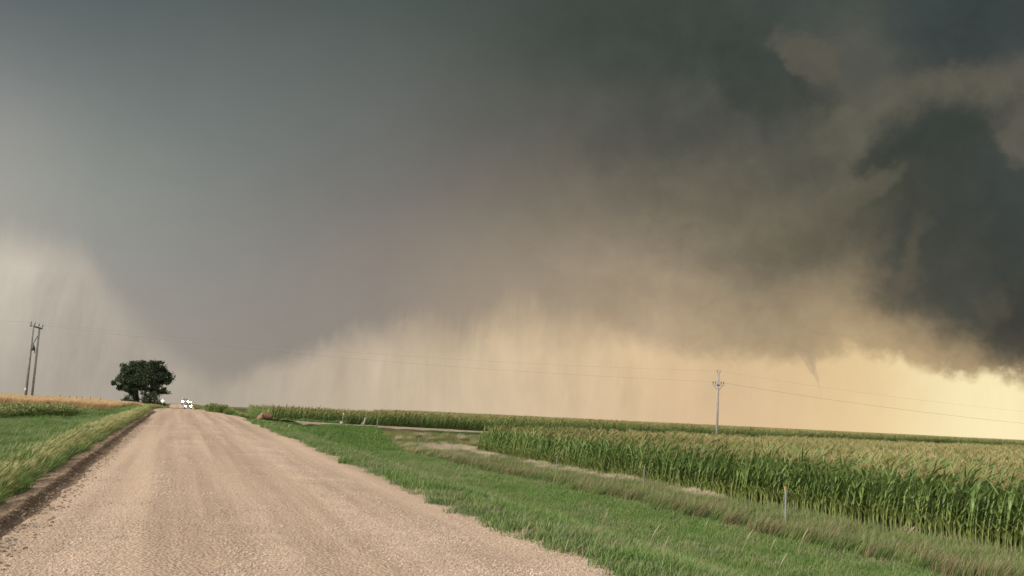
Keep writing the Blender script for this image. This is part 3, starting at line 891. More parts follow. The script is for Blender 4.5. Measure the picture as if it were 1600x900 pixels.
LEAF = [leaf_mesh('leaf', .76, .064, M['corn_leaf'], 1.05, 1.1, seed=k) for k in range(2)] + \
       [leaf_mesh('leaf', .84, .060, M['corn_leaf'], .95, .55, seed=k) for k in range(2, 4)] + \
       [leaf_mesh('leaf', .72, .066, M['corn_leaf'], .95, 1.6, seed=4)]
LOW = [leaf_mesh('lower_leaf', .40, .07, M['corn_yellow'], 1.2, .9, seg=4, seed=k) for k in range(5, 7)]

def stalk_mesh(h, lean):
    mb = MB(); pts, rad = [], []
    for k in range(6):
        u = k / 5
        pts.append((lean * u * u, 0, h * u)); rad.append(.021 * (1 - .6 * u))
    mb.tube(pts, rad, 5)
    bmesh.ops.recalc_face_normals(mb.bm, faces=mb.bm.faces)
    me = bpy.data.meshes.new('stalk'); mb.bm.to_mesh(me); mb.bm.free(); me.materials.append(M['corn_stalk'])
    return me

def tassel_mesh(seed):
    r = np.random.default_rng(seed)
    V, F = [], []
    for b in range(9):
        an = r.random() * 6.283; out = (.0 if b == 0 else .10 + .10 * r.random()); hh = .34 if b == 0 else .18 + .12 * r.random()
        z0 = 0 if b == 0 else .02 + .08 * r.random()
        p0 = np.array([0, 0, z0]); p1 = np.array([math.cos(an) * out + .10, math.sin(an) * out, z0 + hh])
        pm = p0 * .5 + p1 * .5 + np.array([-.02 + .3 * out * math.cos(an) * .3, 0, .04])
        for fa in (0, 1.57):
            d = np.array([math.cos(fa + an), math.sin(fa + an), 0]) * .011
            i = len(V); V += [p0 - d * .5, p0 + d * .5, pm - d, pm + d, p1 - d * .4, p1 + d * .4]
            F += [(i, i + 1, i + 3, i + 2), (i + 2, i + 3, i + 5, i + 4)]
    return mesh_np('tassel', np.array(V), np.array(F), M['tassel'], False, np.ones(len(V)) * .5)

STALKS = [(stalk_mesh(h, l), h, l) for h, l in ((1.85, .34), (1.95, .42), (1.75, .30), (1.90, .48))]
TASSELS = [tassel_mesh(k) for k in range(60, 63)]

def plant_spec(seed, dense=True):
    """list of (kind, mesh, matrix) for one plant"""
    r = random.Random(seed)
    me, h, lean = STALKS[seed % 4]
    out = [('stalk', me, Matrix())]
    plane = r.uniform(-1, 1) * .9
    n = 11 if dense else 8
    for k in range(n):
        u = .22 + .74 * k / (n - 1) + r.uniform(-.02, .02)
        p = Vector((lean * u * u, 0, h * u))
        az = plane + (math.pi if k % 2 else 0) + r.uniform(-.35, .35)
        # wind from the left sweeps the blades to the right
        az = math.atan2(math.sin(az), math.cos(az)); az *= .42 + .45 * r.random()
        sc = (.72 + .45 * math.sin(math.pi * min(1, .15 + .8 * (k / (n - 1))))) * r.uniform(.85, 1.12)
        tilt = r.uniform(-.25, .30) - .12 * (k / (n - 1))
        Mx = Matrix.Translation(p) @ Matrix.Rotation(az, 4, 'Z') @ Matrix.Rotation(tilt, 4, 'Y') @ Matrix.Diagonal((sc, sc, sc, 1))
        out.append(('leaf', LEAF[r.randrange(5)], Mx))
    for k in (0, 1, 0):
        u = r.uniform(.10, .30); az = r.uniform(0, 6.28)
        sc = r.uniform(.8, 1.35)
        out.append(('lower_leaf', LOW[k], Matrix.Translation((0, 0, h * u)) @ Matrix.Rotation(az, 4, 'Z') @ Matrix.Diagonal((sc, sc, sc, 1))))
    ts = r.uniform(.60, .95)
    out.append(('tassel', TASSELS[seed % 3], Matrix.Translation((lean, 0, h - .02)) @ Matrix.Diagonal((ts, ts, ts, 1))))
    return out

def merge_spec(name, specs):
    """join (mesh, matrix) pairs into one mesh with material slots"""
    V, F, T, MI = [], [], [], []
    mats = []; off = 0
    cache = {}
    for me, Mx in specs:
        if me.name not in cache:
            co = np.empty(len(me.vertices) * 3, np.float32); me.vertices.foreach_get('co', co)
            fs = [tuple(p.vertices) for p in me.polygons]
            tn = np.full(len(me.vertices), .5, np.float32)
            if 'tone' in me.attributes: me.attributes['tone'].data.foreach_get('value', tn)
            cache[me.name] = (co.reshape(-1, 3), fs, tn)
        co, fs, tn = cache[me.name]
        A = np.array(Mx)
        V.append(co @ A[:3, :3].T + A[:3, 3]); T.append(tn)
        mt = me.materials[0]
        if mt not in mats: mats.append(mt)
        mi = mats.index(mt)
        F += [tuple(i + off for i in f) for f in fs]; MI += [mi] * len(fs)
        off += len(co)
    me = bpy.data.meshes.new(name)
    me.from_pydata(np.concatenate(V).tolist(), [], F)
    for mt in mats: me.materials.append(mt)
    me.polygons.foreach_set('material_index', np.array(MI, np.int32))
    a = me.attributes.new('tone', 'FLOAT', 'POINT'); a.data.foreach_set('value', np.concatenate(T))
    return me

T_CORN = 23.2
ROW = .76
def corn_individuals():
    protos = []
    for k in range(6):
        root = empty('corn_plant', (0, 0, -50))
        kids = []
        for kind, me, Mx in plant_spec(100 + k):
            c = new_obj(kind, me, root); c.matrix_local = Mx; kids.append(c)
        tag(root, 'tall green corn plant with tan tassel in the nearest rows beside the tall ditch grass', 'corn plant', 'corn plants in the nearest rows')
        protos.append((root, kids))
    used = [False] * 6
    spots = []
    for row, (s0, s1, n) in enumerate(((17.5, 47, 150), (18.0, 43, 125), (19, 24, 25))):
        for q in range(n):
            spots.append((s0 + (s1 - s0) * (q + rng.uniform(-.3, .3)) / n, T_CORN + row * ROW + rng.uniform(-.05, .05)))
    for (s, t) in spots:
        x, y = xy_of(s, t)
        k = int(rng.integers(0, 6))
        root, kids = protos[k]
        if used[k]:
            o = root.copy(); COL.objects.link(o)
            for c in kids:
                d = c.copy(); COL.objects.link(d); d.parent = o
        else:
            o = root; used[k] = True
        o.location = (x, y, gz(x, y) - .02)
        o.rotation_euler = (rng.uniform(-.05, .05), rng.uniform(-.04, .06), rng.uniform(-.45, .45))
        f = rng.uniform(.88, 1.14); o.scale = (f, f, f * rng.uniform(.98, 1.08))
    return len(spots)
corn_individuals()

PLANT_SRC = [source('corn', merge_spec('corn', [(m, x) for _, m, x in plant_spec(200 + k)])) for k in range(5)]
def patch_src(seed, nrow, length, step, dense):
    r = random.Random(seed); sp = []
    base = [[(m, x) for kk, m, x in plant_spec(300 + k, False) if not (kk == 'lower_leaf')] for k in range(6)]
    for i in range(nrow):
        for j in range(int(length / step)):
            k = r.randrange(6); f = r.uniform(.88, 1.1)
            # rows run along local y = the road's direction
            Mx = Matrix.Translation((i * ROW + r.uniform(-.05, .05), (j + r.random()) * step, 0)) @ Matrix.Rotation(TH + r.uniform(-.45, .45), 4, 'Z') @ Matrix.Diagonal((f, f, f * r.uniform(.93, 1.07), 1))
            sp += [(m, Mx @ x) for m, x in base[k]]
    return source('corn', merge_spec('corn_patch', sp))
PATCH_SRC = [patch_src(k, 4, 3.0, .25, False) for k in range(3)]

def corn_fields():
    # single plants filling the front rows of the near field
    P, Rt, Sc, Ix = [], [], [], []
    def add(x, y, z, rz, f, ix):
        P.append((x, y, z)); Rt.append((rng.uniform(-.05, .05), rng.uniform(-.04, .06), rz)); Sc.append((f, f, f * rng.uniform(.98, 1.08) * (1 + .12 * float(vnoise(x, y, 4.0))))); Ix.append(ix)
    for row in range(7):
        t = T_CORN + row * ROW
        s = 10.0
        while s < 96:
            x, y = xy_of(s, t)
            taken = (row == 0 and 17.3 < s < 47.1) or (row == 1 and 17.8 < s < 43.1) or (row == 2 and 18.9 < s < 24.1)
            if not taken and dd_of(x, y) < -18.7 and in_view(np.array(x), np.array(y)):
                add(x, y, gz(x, y) - .02, rng.uniform(-.45, .45), rng.uniform(.88, 1.14), int(rng.integers(0, 5)))
            s += .21 * rng.uniform(.8, 1.2)
    # single plants along the near field's left end (facing the driveway)
    for t in np.arange(T_CORN + 7 * ROW, 75, ROW):
        for q in range(8):
            # walk back from the end line
            xe0 = None
            s_end = s_on_line(t, -19.0 - q * .22)
            x, y = xy_of(s_end, t)
            if in_view(np.array(x), np.array(y)): add(x, y, gz(x, y) - .02, rng.uniform(-.45, .45), rng.uniform(.88, 1.14), int(rng.integers(0, 5)))
    # front rows of the far field, facing the driveway
    dv = np.array([1, .934]) / 1.368; nv = np.array([-.934, 1]) / 1.368
    for row in range(5):
        l = -26.0
        while l < 330:
            base = np.array([0, 102.0]) + dv * l + nv * (6.6 + row * ROW)
            x, y = base
            s, t = st_of(x, y)
            if t > 8.2 and in_view(np.array(x), np.array(y), .03):
                add(x, y, gz(x, y) - .02, rng.uniform(-.5, .5), rng.uniform(.88, 1.14), int(rng.integers(0, 5)))
            l += .22 * rng.uniform(.8, 1.2) * (1 if l < 150 else 1.6)
    print('corn single', len(P))
    n5 = 5
    # interior: blocks of four rows
    def block(s, t, f=1.0):
        x, y = xy_of(s, t)
        P.append((x, y, gz(x, y) - .03)); Rt.append((0, 0, -math.atan2(-SN, CS) * 0 + BL_ROT)); Sc.append((1, 1, f)); Ix.append(n5 + int(rng.integers(0, 3)))
    for t in np.arange(T_CORN + 7 * ROW, 190, 4 * ROW):
        for s in np.arange(-40, 170, 3.0):
            x, y = xy_of(s + 1.5, t + 1.5)
            if y > 8 and abs(x) < .66 * y + 4 and dd_of(*xy_of(s + 3.2, t)) < -20.5 : block(s, t, rng.uniform(.97, 1.08) * (1 + .12 * float(vnoise(x, y, 6.0))))
    for t in np.arange(8.4, 420, 4 * ROW):
        for s in np.arange(-60, 330, 3.0):
            x, y = xy_of(s + 1.5, t + 1.5)
            dd = dd_of(x, y)
            if y > 40 and abs(x) < .62 * y + 4 and 11.0 < dd < 130 and not (t < 30 and s > 122) and not (t < 50 and s > 160): block(s, t, rng.uniform(.95, 1.05))
    print('corn blocks', len(P))
    scatter('corn_field', np.array(P), np.array(Rt), np.array(Sc), np.array(Ix), PLANT_SRC + PATCH_SRC,
            'dense green corn with tan tassels filling the fields to the horizon', 'corn')
BL_ROT = TH                             # local y turned onto the road's direction
def s_on_line(t, dd):                   # s where the line dd = const crosses offset t
    # y - .934 x = 102 + 1.368 dd, with x = -s SN + t CS, y = s CS + t SN
    return (102 + 1.368 * dd - t * SN + .934 * t * CS) / (CS + .934 * SN)
corn_fields()

# ------------------------------------------------------------------ wheat and weeds on the left
def wheat_src(seed):
    V, F, T = blades(n=900, h=.80, spread=1.6, width=.035, wind=(.30, .05), bend=.3, seg=3, head=.5, seed=seed, hvar=.10, square=True)
    return source('wheat', mesh_np('wheat', V, F, M['wheat'], False, T))
def wheat():
    P = []
    for t in np.arange(-130, -5.5, 2.4):
        for s in np.arange(96, 330, 2.4):
            if wheat_line(s, t) < 0.5: continue
            x, y = xy_of(s, t)
            if abs(x) > .66 * y: continue
            if s > 246 and t > -16: continue
            P.append((x + rng.uniform(-.3, .3), y + rng.uniform(-.3, .3), gz(x, y) - .02))
    n = len(P)
    scatter('wheat_field', np.array(P), np.stack([np.zeros(n), np.zeros(n), rng.uniform(-.3, .3, n)], 1), np.ones((n, 3)) * rng.uniform(.93, 1.05, (n, 1)),
            rng.integers(0, 2, n), [wheat_src(71), wheat_src(72)], 'ripe golden wheat on the rise left of the road', 'wheat')
wheat()

def leaf_cloud(n, rad, size, seed, flat=.8, hollow=.35, wind=.25, soft=0.0):
    """n small bent leaf faces through an ellipsoid's volume"""
    r = np.random.default_rng(seed)
    d = r.normal(size=(n, 3)); d /= np.linalg.norm(d, axis=1, keepdims=True)
    q = (hollow + (1 - hollow) * r.random(n) ** .5)[:, None]
    if soft: q = q * (1 + soft * np.abs(r.normal(size=(n, 1))) * (r.random((n, 1)) < .35))
    P = d * q * np.array(rad)
    if soft: P[:, 0] += .35 * np.maximum(0, q[:, 0] - .8) * rad[0]; P[:, 2] += .12 * np.maximum(0, q[:, 0] - .8) * rad[0]
    V = np.empty((n * 4, 3)); sz = size * (.6 + .8 * r.random(n))
    a = r.normal(size=(n, 3)); a[:, 0] += wind * 3; a /= np.linalg.norm(a, axis=1, keepdims=True)
    b = np.cross(a, r.normal(size=(n, 3))); b /= np.linalg.norm(b, axis=1, keepdims=True)
    a = a * sz[:, None]; b = b * sz[:, None] * .5
    V[0::4] = P - a * .5; V[1::4] = P + b * .5; V[2::4] = P + a * .6; V[3::4] = P - b * .5
    i = np.arange(n) * 4
    return V, np.stack([i, i + 1, i + 2, i + 3], 1)

def weeds():
    src = []
    for k in range(3):
        V, F = leaf_cloud(260, (.55, .55, .42), .13, 80 + k)
        V[:, 2] += .42
        tone = np.clip(V[:, 2] / .9, 0, 1)
        src.append(source('weed', mesh_np('weed', V, F, M['weed'], False, tone)))
    for k in range(1):
        V, F, T = blades(n=60, h=.8, spread=.4, width=.03, wind=(.4, .1), bend=.6, seg=3, seed=90)
        src.append(source('weed', mesh_np('weed', V, F, M['verge'], False, T)))
    x0, y0 = [], []
    for px in np.linspace(-60, 128, 90):
        for q in range(3):
            d = 62 + 12 * (px / 128) + q * 3.2 + rng.uniform(-1, 1)
            x0.append((px - 800) / F_PX * d); y0.append(d)
    # a low fringe of weeds in front of the wheat
    for px in np.linspace(-60, 215, 130):
        t_guess = None
        d = np.interp(px, [-60, 0, 215], [128, 118, 103]) + rng.uniform(-2, 2)
        x0.append((px - 800) / F_PX * d); y0.append(d)
    x0, y0 = np.array(x0), np.array(y0)
    n = len(x0)
    big = np.arange(n) < 270
    f = np.where(big, rng.uniform(.75, 1.25, n), rng.uniform(.45, .75, n))
    scatter('weeds', np.stack([x0, y0, height(x0, y0) - .05], 1), np.stack([np.zeros(n), np.zeros(n), rng.uniform(-.4, .4, n)], 1), np.stack([f * 1.1, f * 1.1, f], 1),
            np.where(rng.random(n) < .75, rng.integers(0, 3, n), 3), src, 'rank green weeds below the double utility pole on the left', 'weeds')
weeds()

# roadside weeds at the corner of the far field, right of the crest
def corner_weeds():
    src = []
    for k in range(2):
        V, F = leaf_cloud(240, (.7, .7, .5), .16, 180 + k); V[:, 2] += .45
        src.append(source('weed', mesh_np('weed', V, F, M['weed'], False, np.clip(V[:, 2], 0, 1))))
    xs, ys = [], []
    fs = []
    for px, d0, k, big in [(349, 97, 16, 1.0), (359, 95, 16, .95), (372, 92, 12, .6), (388, 91, 10, .5), (404, 90, 6, .4)]:
        for q in range(k):
            d = d0 + rng.uniform(0, 6); p = px + rng.uniform(-6, 6)
            xs.append((p - 800) / F_PX * d); ys.append(d); fs.append(big * rng.uniform(.7, 1.1))
    xs, ys = np.array(xs), np.array(ys); n = len(xs)
    f = np.array(fs)
    scatter('roadside_weeds', np.stack([xs, ys, height(xs, ys) - .05], 1), np.stack([np.zeros(n), np.zeros(n), rng.uniform(-3, 3, n)], 1), np.stack([f, f, f], 1),
            rng.integers(0, 2, n), src, 'bushy green weeds where the driveway meets the road crest', 'weeds')
corner_weeds()

# ------------------------------------------------------------------ trees
TREE_SEED = 4
def tree():
    D = 240.0
    base = ground_at(216, D)
    root = empty('broadleaf_tree', base)
    tag(root, 'lone dark green broadleaf tree leaning with the wind on the left skyline', 'tree')
    k = D / F_PX
    def P(px, py, dy=0.0):              # local point from the photograph's pixel at the tree's distance
        p = at_depth(px, py, D); return Vector((p[0] - base.x, dy, p[2] - base.z))
    limbs = [([P(213, 638), P(214, 622), P(213, 606), P(208, 592), P(200, 582)], [.62, .5, .42, .28, .12]),
             ([P(213, 606), P(222, 594), P(228, 580)], [.35, .25, .1]),
             ([P(232, 638, 1.5), P(231, 620, 1.5), P(235, 604, 1), P(243, 590, .5), P(248, 580, 0)], [.5, .42, .34, .22, .1]),
             ([P(235, 604, 1), P(228, 592, 1), P(224, 578, 1)], [.26, .2, .08]),
             ([P(243, 598, .5), P(254, 594, .2), P(262, 590, 0)], [.2, .13, .06]),
             ([P(208, 596), P(196, 598, -.5), P(188, 602, -.5)], [.22, .14, .06]),
             ([P(238, 606, .8), P(248, 608, .5), P(257, 611, .3)], [.16, .1, .05])]
    for q, (pts, rad) in enumerate(limbs):
        MB().tube(pts, rad, 7).build('trunk' if q in (0, 2) else 'limb', M['bark'], root, True)
    # crown: many overlapping clusters of small leaves
    blobs = [(195,588,12,12), (190,597,9,9), (204,577,13,9), (216,574,13,9), (229,576,13,10), (241,576,11,10), (247,586,11,9), (236,590,12,10), (222,588,13,10),
             (208,591,13,10), (200,600,11,7), (187,604,7,5), (256,585,7,5), (261,592,7,6), (254,595,7,6), (246,601,7,7), (240,607,6,7), (230,602,5,7), (222,606,6,7), (210,605,9,6),
             (199,609,7,4), (258,610,5,4), (252,613,5,3.5), (247,570,6,4), (211,568,6,3), (234,568,6,3), (256,577,4,3), (263,597,4,3), (216,601,8,7), (228,582,10,8), (196,596,11,8), (205,598,10,8), (230,594,11,9), (242,594,9,9), (251,589,8,7), (188,592,8,8), (222,597,9,7), (203,607,8,5), (232,609,7,6), (244,611,6,5), (214,570,10,5), (240,569,9,5), (226,570,8,5), (198,576,8,6), (252,577,6,5), (186,598,5,4), (184,604,4,3), (262,586,4,3), (264,600,4,2.5), (205,568,5,3), (222,566,5,2.5), (246,566,4,2.5), (250,606,5,4), (192,607,5,3), (213,611,6,4)]
    VV, FF, off = [], [], 0
    tr = np.random.default_rng(TREE_SEED)
    for i, (px, py, rx, ry) in enumerate(blobs):
        c = P(px, py, tr.uniform(-2.2, 2.2))
        for sub in range(3):
            n = int(130 * rx * ry / 60) + 40
            o = Vector((tr.normal() * rx * k * .36, tr.normal() * rx * k * .6, tr.normal() * ry * k * .36))
            V, F = leaf_cloud(n, (rx * k * .80, rx * k * .8, ry * k * .68), .44, 500 + i * 3 + sub, hollow=.2, wind=.35, soft=.36)
            VV.append(V + np.array(c + o)); FF.append(F + off); off += len(V)
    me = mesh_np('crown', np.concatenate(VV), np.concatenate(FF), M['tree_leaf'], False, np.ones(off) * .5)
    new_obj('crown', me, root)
def shrub(px0, D, blobs, label):
    base = ground_at(px0, D)
    root = empty('shrub', base)
    tag(root, label, 'shrub')
    k = D / F_PX
    VV, FF, off = [], [], 0
    for i, (px, py, rx, ry) in enumerate(blobs):
        p = at_depth(px, py, D); c = np.array([p[0] - base.x, rng.uniform(-1, 1), p[2] - base.z])
        for sub in range(2):
            n = int(110 * rx * ry / 60) + 40
            V, F = leaf_cloud(n, (rx * k * .8, rx * k * .8, ry * k * .8), .40, 700 + int(px) * 3 + i * 2 + sub, hollow=.1, wind=.3, soft=.25)
            VV.append(V + c + rng.normal(size=3) * rx * k * .25); FF.append(F + off); off += len(V)
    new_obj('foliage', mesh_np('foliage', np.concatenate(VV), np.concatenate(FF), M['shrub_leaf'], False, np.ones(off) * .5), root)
    mb = MB()
    for q in range(5):
        a = q * 1.3
        mb.tube([(0, 0, -.2), (.4 * math.cos(a), .4 * math.sin(a), .8), (1.0 * math.cos(a), .8 * math.sin(a), 1.8)], [.09, .06, .03], 5)
    mb.build('stem', M['bark'], root)
tree()
shrub(206, 238, [(203,622,8,9), (199,630,9,7), (208,627,7,10), (204,614,6,6), (210,618,5,6), (196,634,8,4)], 'rounded grey-green shrub at the left foot of the lone tree')
shrub(238, 238, [(225,631,7,6), (233,622,9,7), (243,620,8,8), (238,630,11,7), (247,629,8,8), (252,634,6,5), (228,626,7,6), (238,615,7,6)], 'wide dark shrub under the right side of the lone tree')

# ------------------------------------------------------------------ utility poles and wires
def crossarm_set(root, z, arm, ang, pins):
    d = Vector((math.cos(ang), math.sin(ang), 0))
    MB().box(0, 0, z, arm, .11, .13, Euler((0, 0, ang)).to_matrix(), .01).build('crossarm', M['pole_wood'], root)
    for q in pins:
        p = d * q
        MB().tube([(p.x, p.y, z + .06), (p.x, p.y, z + .16), (p.x, p.y, z + .20), (p.x, p.y, z + .36), (p.x, p.y, z + .42)], [.025, .025, .075, .065, .03], 8).build('insulator', M['insulator'], root, True)

def right_pole():
    D = 110.0
    b = at_depth(1119.5, 690, D); bz = gz(b[0], D)
    top = at_depth(1124, 583, D)
    root = empty('utility_pole', (b[0], D, bz))
    tag(root, 'slim grey utility pole with one braced crossarm standing in the corn', 'utility pole')
    H = top[2] - bz
    lean = (top[0] - b[0]) * .6
    root.rotation_euler = (0, math.atan2(lean, H), 0)
    MB().tube([(0, 0, -.3), (0, 0, H * .5), (0, 0, H)], [.16, .13, .10], 12).build('pole', M['pole_wood'], root, True)
    za = H - 1.45
    ang = R(-32)
    crossarm_set(root, za, 1.55, ang, (-.66, -.35, .35, .66))
    d = Vector((math.cos(ang), math.sin(ang), 0))
    for s in (-1, 1):
        MB().tube([(d.x * s * .55, d.y * s * .55, za - .05), (0, 0, za - .75)], .025, 6).build('brace', M['dark_hw'], root)
        MB().tube([(0, 0, H - .05), (s * .10 * d.x * 2, s * .2 * d.y, H + .12), (s * .17, s * .05, H + .34)], [.025, .03, .05], 6).build('top_pin', M['insulator'], root, True)
    root2 = root
    MB().box(0, 0, za - .02, .3, .3, .16, None, .02).build('bracket', M['dark_hw'], root2)
    return Vector((b[0] + lean, D, bz + za + .36)), Vector((b[0] + lean, D, bz + H + .25))
RP_ARM, RP_TOP = right_pole()

def double_pole():
    D = 122.0
    a = at_depth(37.5, 640, D); zb = gz(a[0], D)
    b = at_depth(44.5, 640, D)
    ta, tb = at_depth(52, 508, D), at_depth(59, 511, D)
    root = empty('double_utility_pole', (a[0], D, zb))
    tag(root, 'leaning twin-post utility pole with shared crossarm above the weeds', 'utility pole')
    loc = lambda p: Vector((p[0] - a[0], p[1] - D, p[2] - zb))
    A0, A1, B0, B1 = loc(a), loc(ta), loc(b), loc(tb)
    A0.z = B0.z = -.3
    B0.y += .5; B1.y += .5
    MB().tube([A0, (A0 + A1) / 2, A1], [.19, .17, .15], 12).build('pole', M['pole_wood'], root, True)
    MB().tube([B0, (B0 + B1) / 2, B1], [.155, .14, .12], 12).build('pole', M['pole_wood'], root, True)
    c = (A1 + B1) / 2; c.z -= .12
    dirv = (loc(at_depth(63, 512.5, D)) - loc(at_depth(46.5, 508, D)))
    dirv.y = .5
    L = dirv.length; dn = dirv.normalized()
    ry = -math.atan2(dn.z, math.hypot(dn.x, dn.y)); rz = math.atan2(dn.y, dn.x)
    rot = Euler((0, ry, rz)).to_matrix()
    MB().box(c.x, c.y, c.z, L, .14, .2, rot, .01).build('crossarm', M['dark_hw'], root)
    for q in (-.46, -.17, .17, .46):
        p = c + dn * L * q
        MB().tube([p + Vector((0, 0, .08)), p + Vector((.02, 0, .22)), p + Vector((.03, 0, .28)), p + Vector((.06, 0, .5)), p + Vector((.06, 0, .58))], [.03, .03, .08, .07, .03], 8).build('insulator', M['insulator'], root, True)
    m1 = loc(at_depth(51, 537, D)); m2 = loc(at_depth(57, 524, D)); m3 = loc(at_depth(52.5, 552, D))
    m1.y += .1; m2.y += .4; m3.y += .3
    MB().tube([m1, m2], [.07, .06], 6).build('brace', M['pole_wood'], root)
    MB().tube([m1, m1 * .5 + m3 * .5 + Vector((.12, 0, 0)), m3], [.06, .09, .05], 6).build('brace', M['dark_hw'], root)
    mc = m1 * .55 + m3 * .45
    MB().tube([mc + Vector((0, -.2, -.35)), mc + Vector((0, -.2, -.3)), mc + Vector((.03, -.2, .3)), mc + Vector((.03, -.2, .36))], [.10, .14, .14, .06], 10).build('switch_box', M['dark_hw'], root, True)
    t = loc(at_depth(40.5, 608, D)); t.y -= .18
    MB().box(t.x, t.y, t.z, .12, .05, .35, None, .01).build('pole_tag', M['white_paint'], root)
    return root.location + c + dn * L * .46 + Vector((0, 0, .5)), root.location + c - dn * L * .46 + Vector((0, 0, .5))
LP_R, LP_L = double_pole()

def wire(a, b, sag, label, r=.0085, n=40):
    pts = []
    for k in range(n + 1):
        u = k / n
        p = a.lerp(b, u); p.z -= sag * 4 * u * (1 - u); pts.append(p)
    me_o = MB().tube(pts, r, 5).build('power_line', M['wire'])
    tag(me_o, label, 'power line', 'wires strung between the utility poles')
OUT_POLE = Vector((150, 116, 0))
OUT_POLE.z = gz(150, 116)
def far_right_pole():
    root = empty('utility_pole', OUT_POLE)
    tag(root, 'utility pole at the far right end of the sagging wires', 'utility pole')
    MB().tube([(0, 0, -.3), (0, 0, 8.6)], [.16, .10], 10).build('pole', M['pole_wood'], root, True)
    crossarm_set(root, 7.2, 1.6, R(70), (-.66, -.35, .35, .66))
    for s in (-1, 1): MB().tube([(s * .2, s * .5, 7.15), (0, 0, 6.5)], .025, 6).build('brace', M['dark_hw'], root)
far_right_pole()
wire(LP_R, RP_ARM, .95, 'lower thin wire running from the twin-post pole to the pole in the corn', .0065)
wire(LP_L + Vector((0, 0, .1)), RP_TOP, 1.0, 'upper thin wire running from the twin-post pole to the pole in the corn', .005)
wire(RP_ARM, OUT_POLE + Vector((0, 0, 7.55)), 3.4, 'lower thin wire running from the pole in the corn out to the right', .010)
wire(RP_TOP, OUT_POLE + Vector((0, 0, 8.75)), 3.2, 'upper thin wire running from the pole in the corn out to the right', .005)
wire(LP_L, LP_L + Vector((-70, -22, .5)), 1.0, 'thin wire leaving the twin-post pole to the left', .005)

# ------------------------------------------------------------------ fence posts, markers, sign, bale
def steel_post(px, d, h, label, lean=0.0, mat='post_metal', name='fence_post', width=.055, tagtop=None):
    b = ground_at(px, d)
    root = empty(name, b)
    root.rotation_euler = (rng.uniform(-.03, .03), lean, rng.uniform(-.6, .6))
    w = width
    # steel T-section
    mb = MB(); mb.box(0, 0, h / 2 - .15, w, .012, h + .3); mb.box(0, -.026, h / 2 - .152, .012, .040, h + .296)
    mb.build('shaft', M[mat], root)
    mb = MB()
    for z in np.arange(.3, h - .05, .16): mb.box(0, .016, z, w * .35, .018, .02)
    mb.build('stud', M[mat], root)
    if tagtop: MB().box(0, .008, h + .03, w * 1.15, .03, .12, None, .005).build('cap', M[tagtop], root)
    tag(root, label, 'fence post', 'fence posts along the tall ditch grass')
    return root
steel_post(1227, 29.6, 1.35, 'grey steel fence post with tan tip in tall grass, nearest the camera', .02, tagtop='orange_tag')
steel_post(1008, 40.0, 1.35, 'pale grey steel fence post in tall grass, second nearest the camera', .02)
steel_post(872, 50.0, 1.2, 'thin grey fence post by the pinkish grass in front of the corn', .03, width=.05)
steel_post(708, 68.0, 1.15, 'thin pale fence post left of the corn corner, in front of tan grass', .02, width=.06)
steel_post(656, 76.0, 1.0, 'thin pale fence post in the yellow pasture grass between the others', .02, width=.06)
steel_post(590, 87.0, .75, 'short pale brace post just right of the leaning wooden corner post', .06, 'post_wood', width=.09)

def corner_post():
    b = ground_at(569, 88)
    root = empty('corner_post', b); root.rotation_euler = (0, .16, 0)
    MB().tube([(0, 0, -.3), (0, 0, .45), (0.02, 0, .85)], [.10, .09, .08], 10).build('shaft', M['post_wood'], root, True)
    MB().tube([(-.25, 0, 0.0), (.0, -.02, .5)], [.07, .06], 8).build('brace', M['post_wood'], root, True)
    tag(root, 'leaning weathered wooden corner post beside the driveway grass', 'fence post')
corner_post()

def marker_post():
    b = ground_at(534.5, 94.0)
    d = dd_of(b.x, b.y)
    root = empty('marker_post', b); root.rotation_euler = (0, .07, 0)
    MB().tube([(0, 0, -.3), (0, 0, 1.9)], [.055, .045], 8).build('shaft', M['post_wood'], root)
    MB().box(-.12, -.06, 1.02, .26, .03, .22, Euler((0, .5, 0)).to_matrix(), .01).build('plate', M['white_paint'], root)
    MB().tube([(0, 0, 1.9), (0.01, 0, 2.02)], [.06, .05], 8).build('cap', M['white_paint'], root)
    tag(root, 'tall thin marker post with white plate beside the driveway in front of corn', 'marker post')
marker_post()

NTH = ['leftmost', 'second from left', 'third from left', 'fourth from left', 'fifth from left', 'rightmost']
for i, (px, d) in enumerate([(90, 117), (105, 116), (115, 115), (125, 114), (138, 113), (153, 112)]):
    b = ground_at(px, d)
    root = MB().tube([(0, 0, -.3), (0, 0, .6), (.02, 0, 1.1)], [.04, .035, .03], 6).build('wooden_fence_post', M['post_dark'])
    root.location = b; root.rotation_euler = (0, rng.uniform(-.02, .10), 0)
    tag(root, NTH[i] + ' of the six thin dark fence posts in front of the golden wheat', 'fence post', 'dark fence posts in front of the wheat')

def road_sign():
    D = 205.0
    p = at_depth(254, 626.5, D); z = gz(p[0], D)
    root = empty('road_sign', (p[0], D, z))
    tag(root, 'pale diamond road sign seen from behind beside the lone tree', 'road sign')
    h = p[2] - z
    MB().box(0, .04, h / 2, .07, .05, h + .9).build('post', M['post_metal'], root)
    mb = MB(); mb.box(0, 0, h, .72, .012, .72, Euler((0, R(45), 0)).to_matrix(), .004)
    mb.build('panel', M['white_paint'], root)
    for s in (-.2, .2): MB().tube([(0, -.02, h + s), (0, .05, h + s)], .015, 6).build('bolt', M['dark_hw'], root)
road_sign()

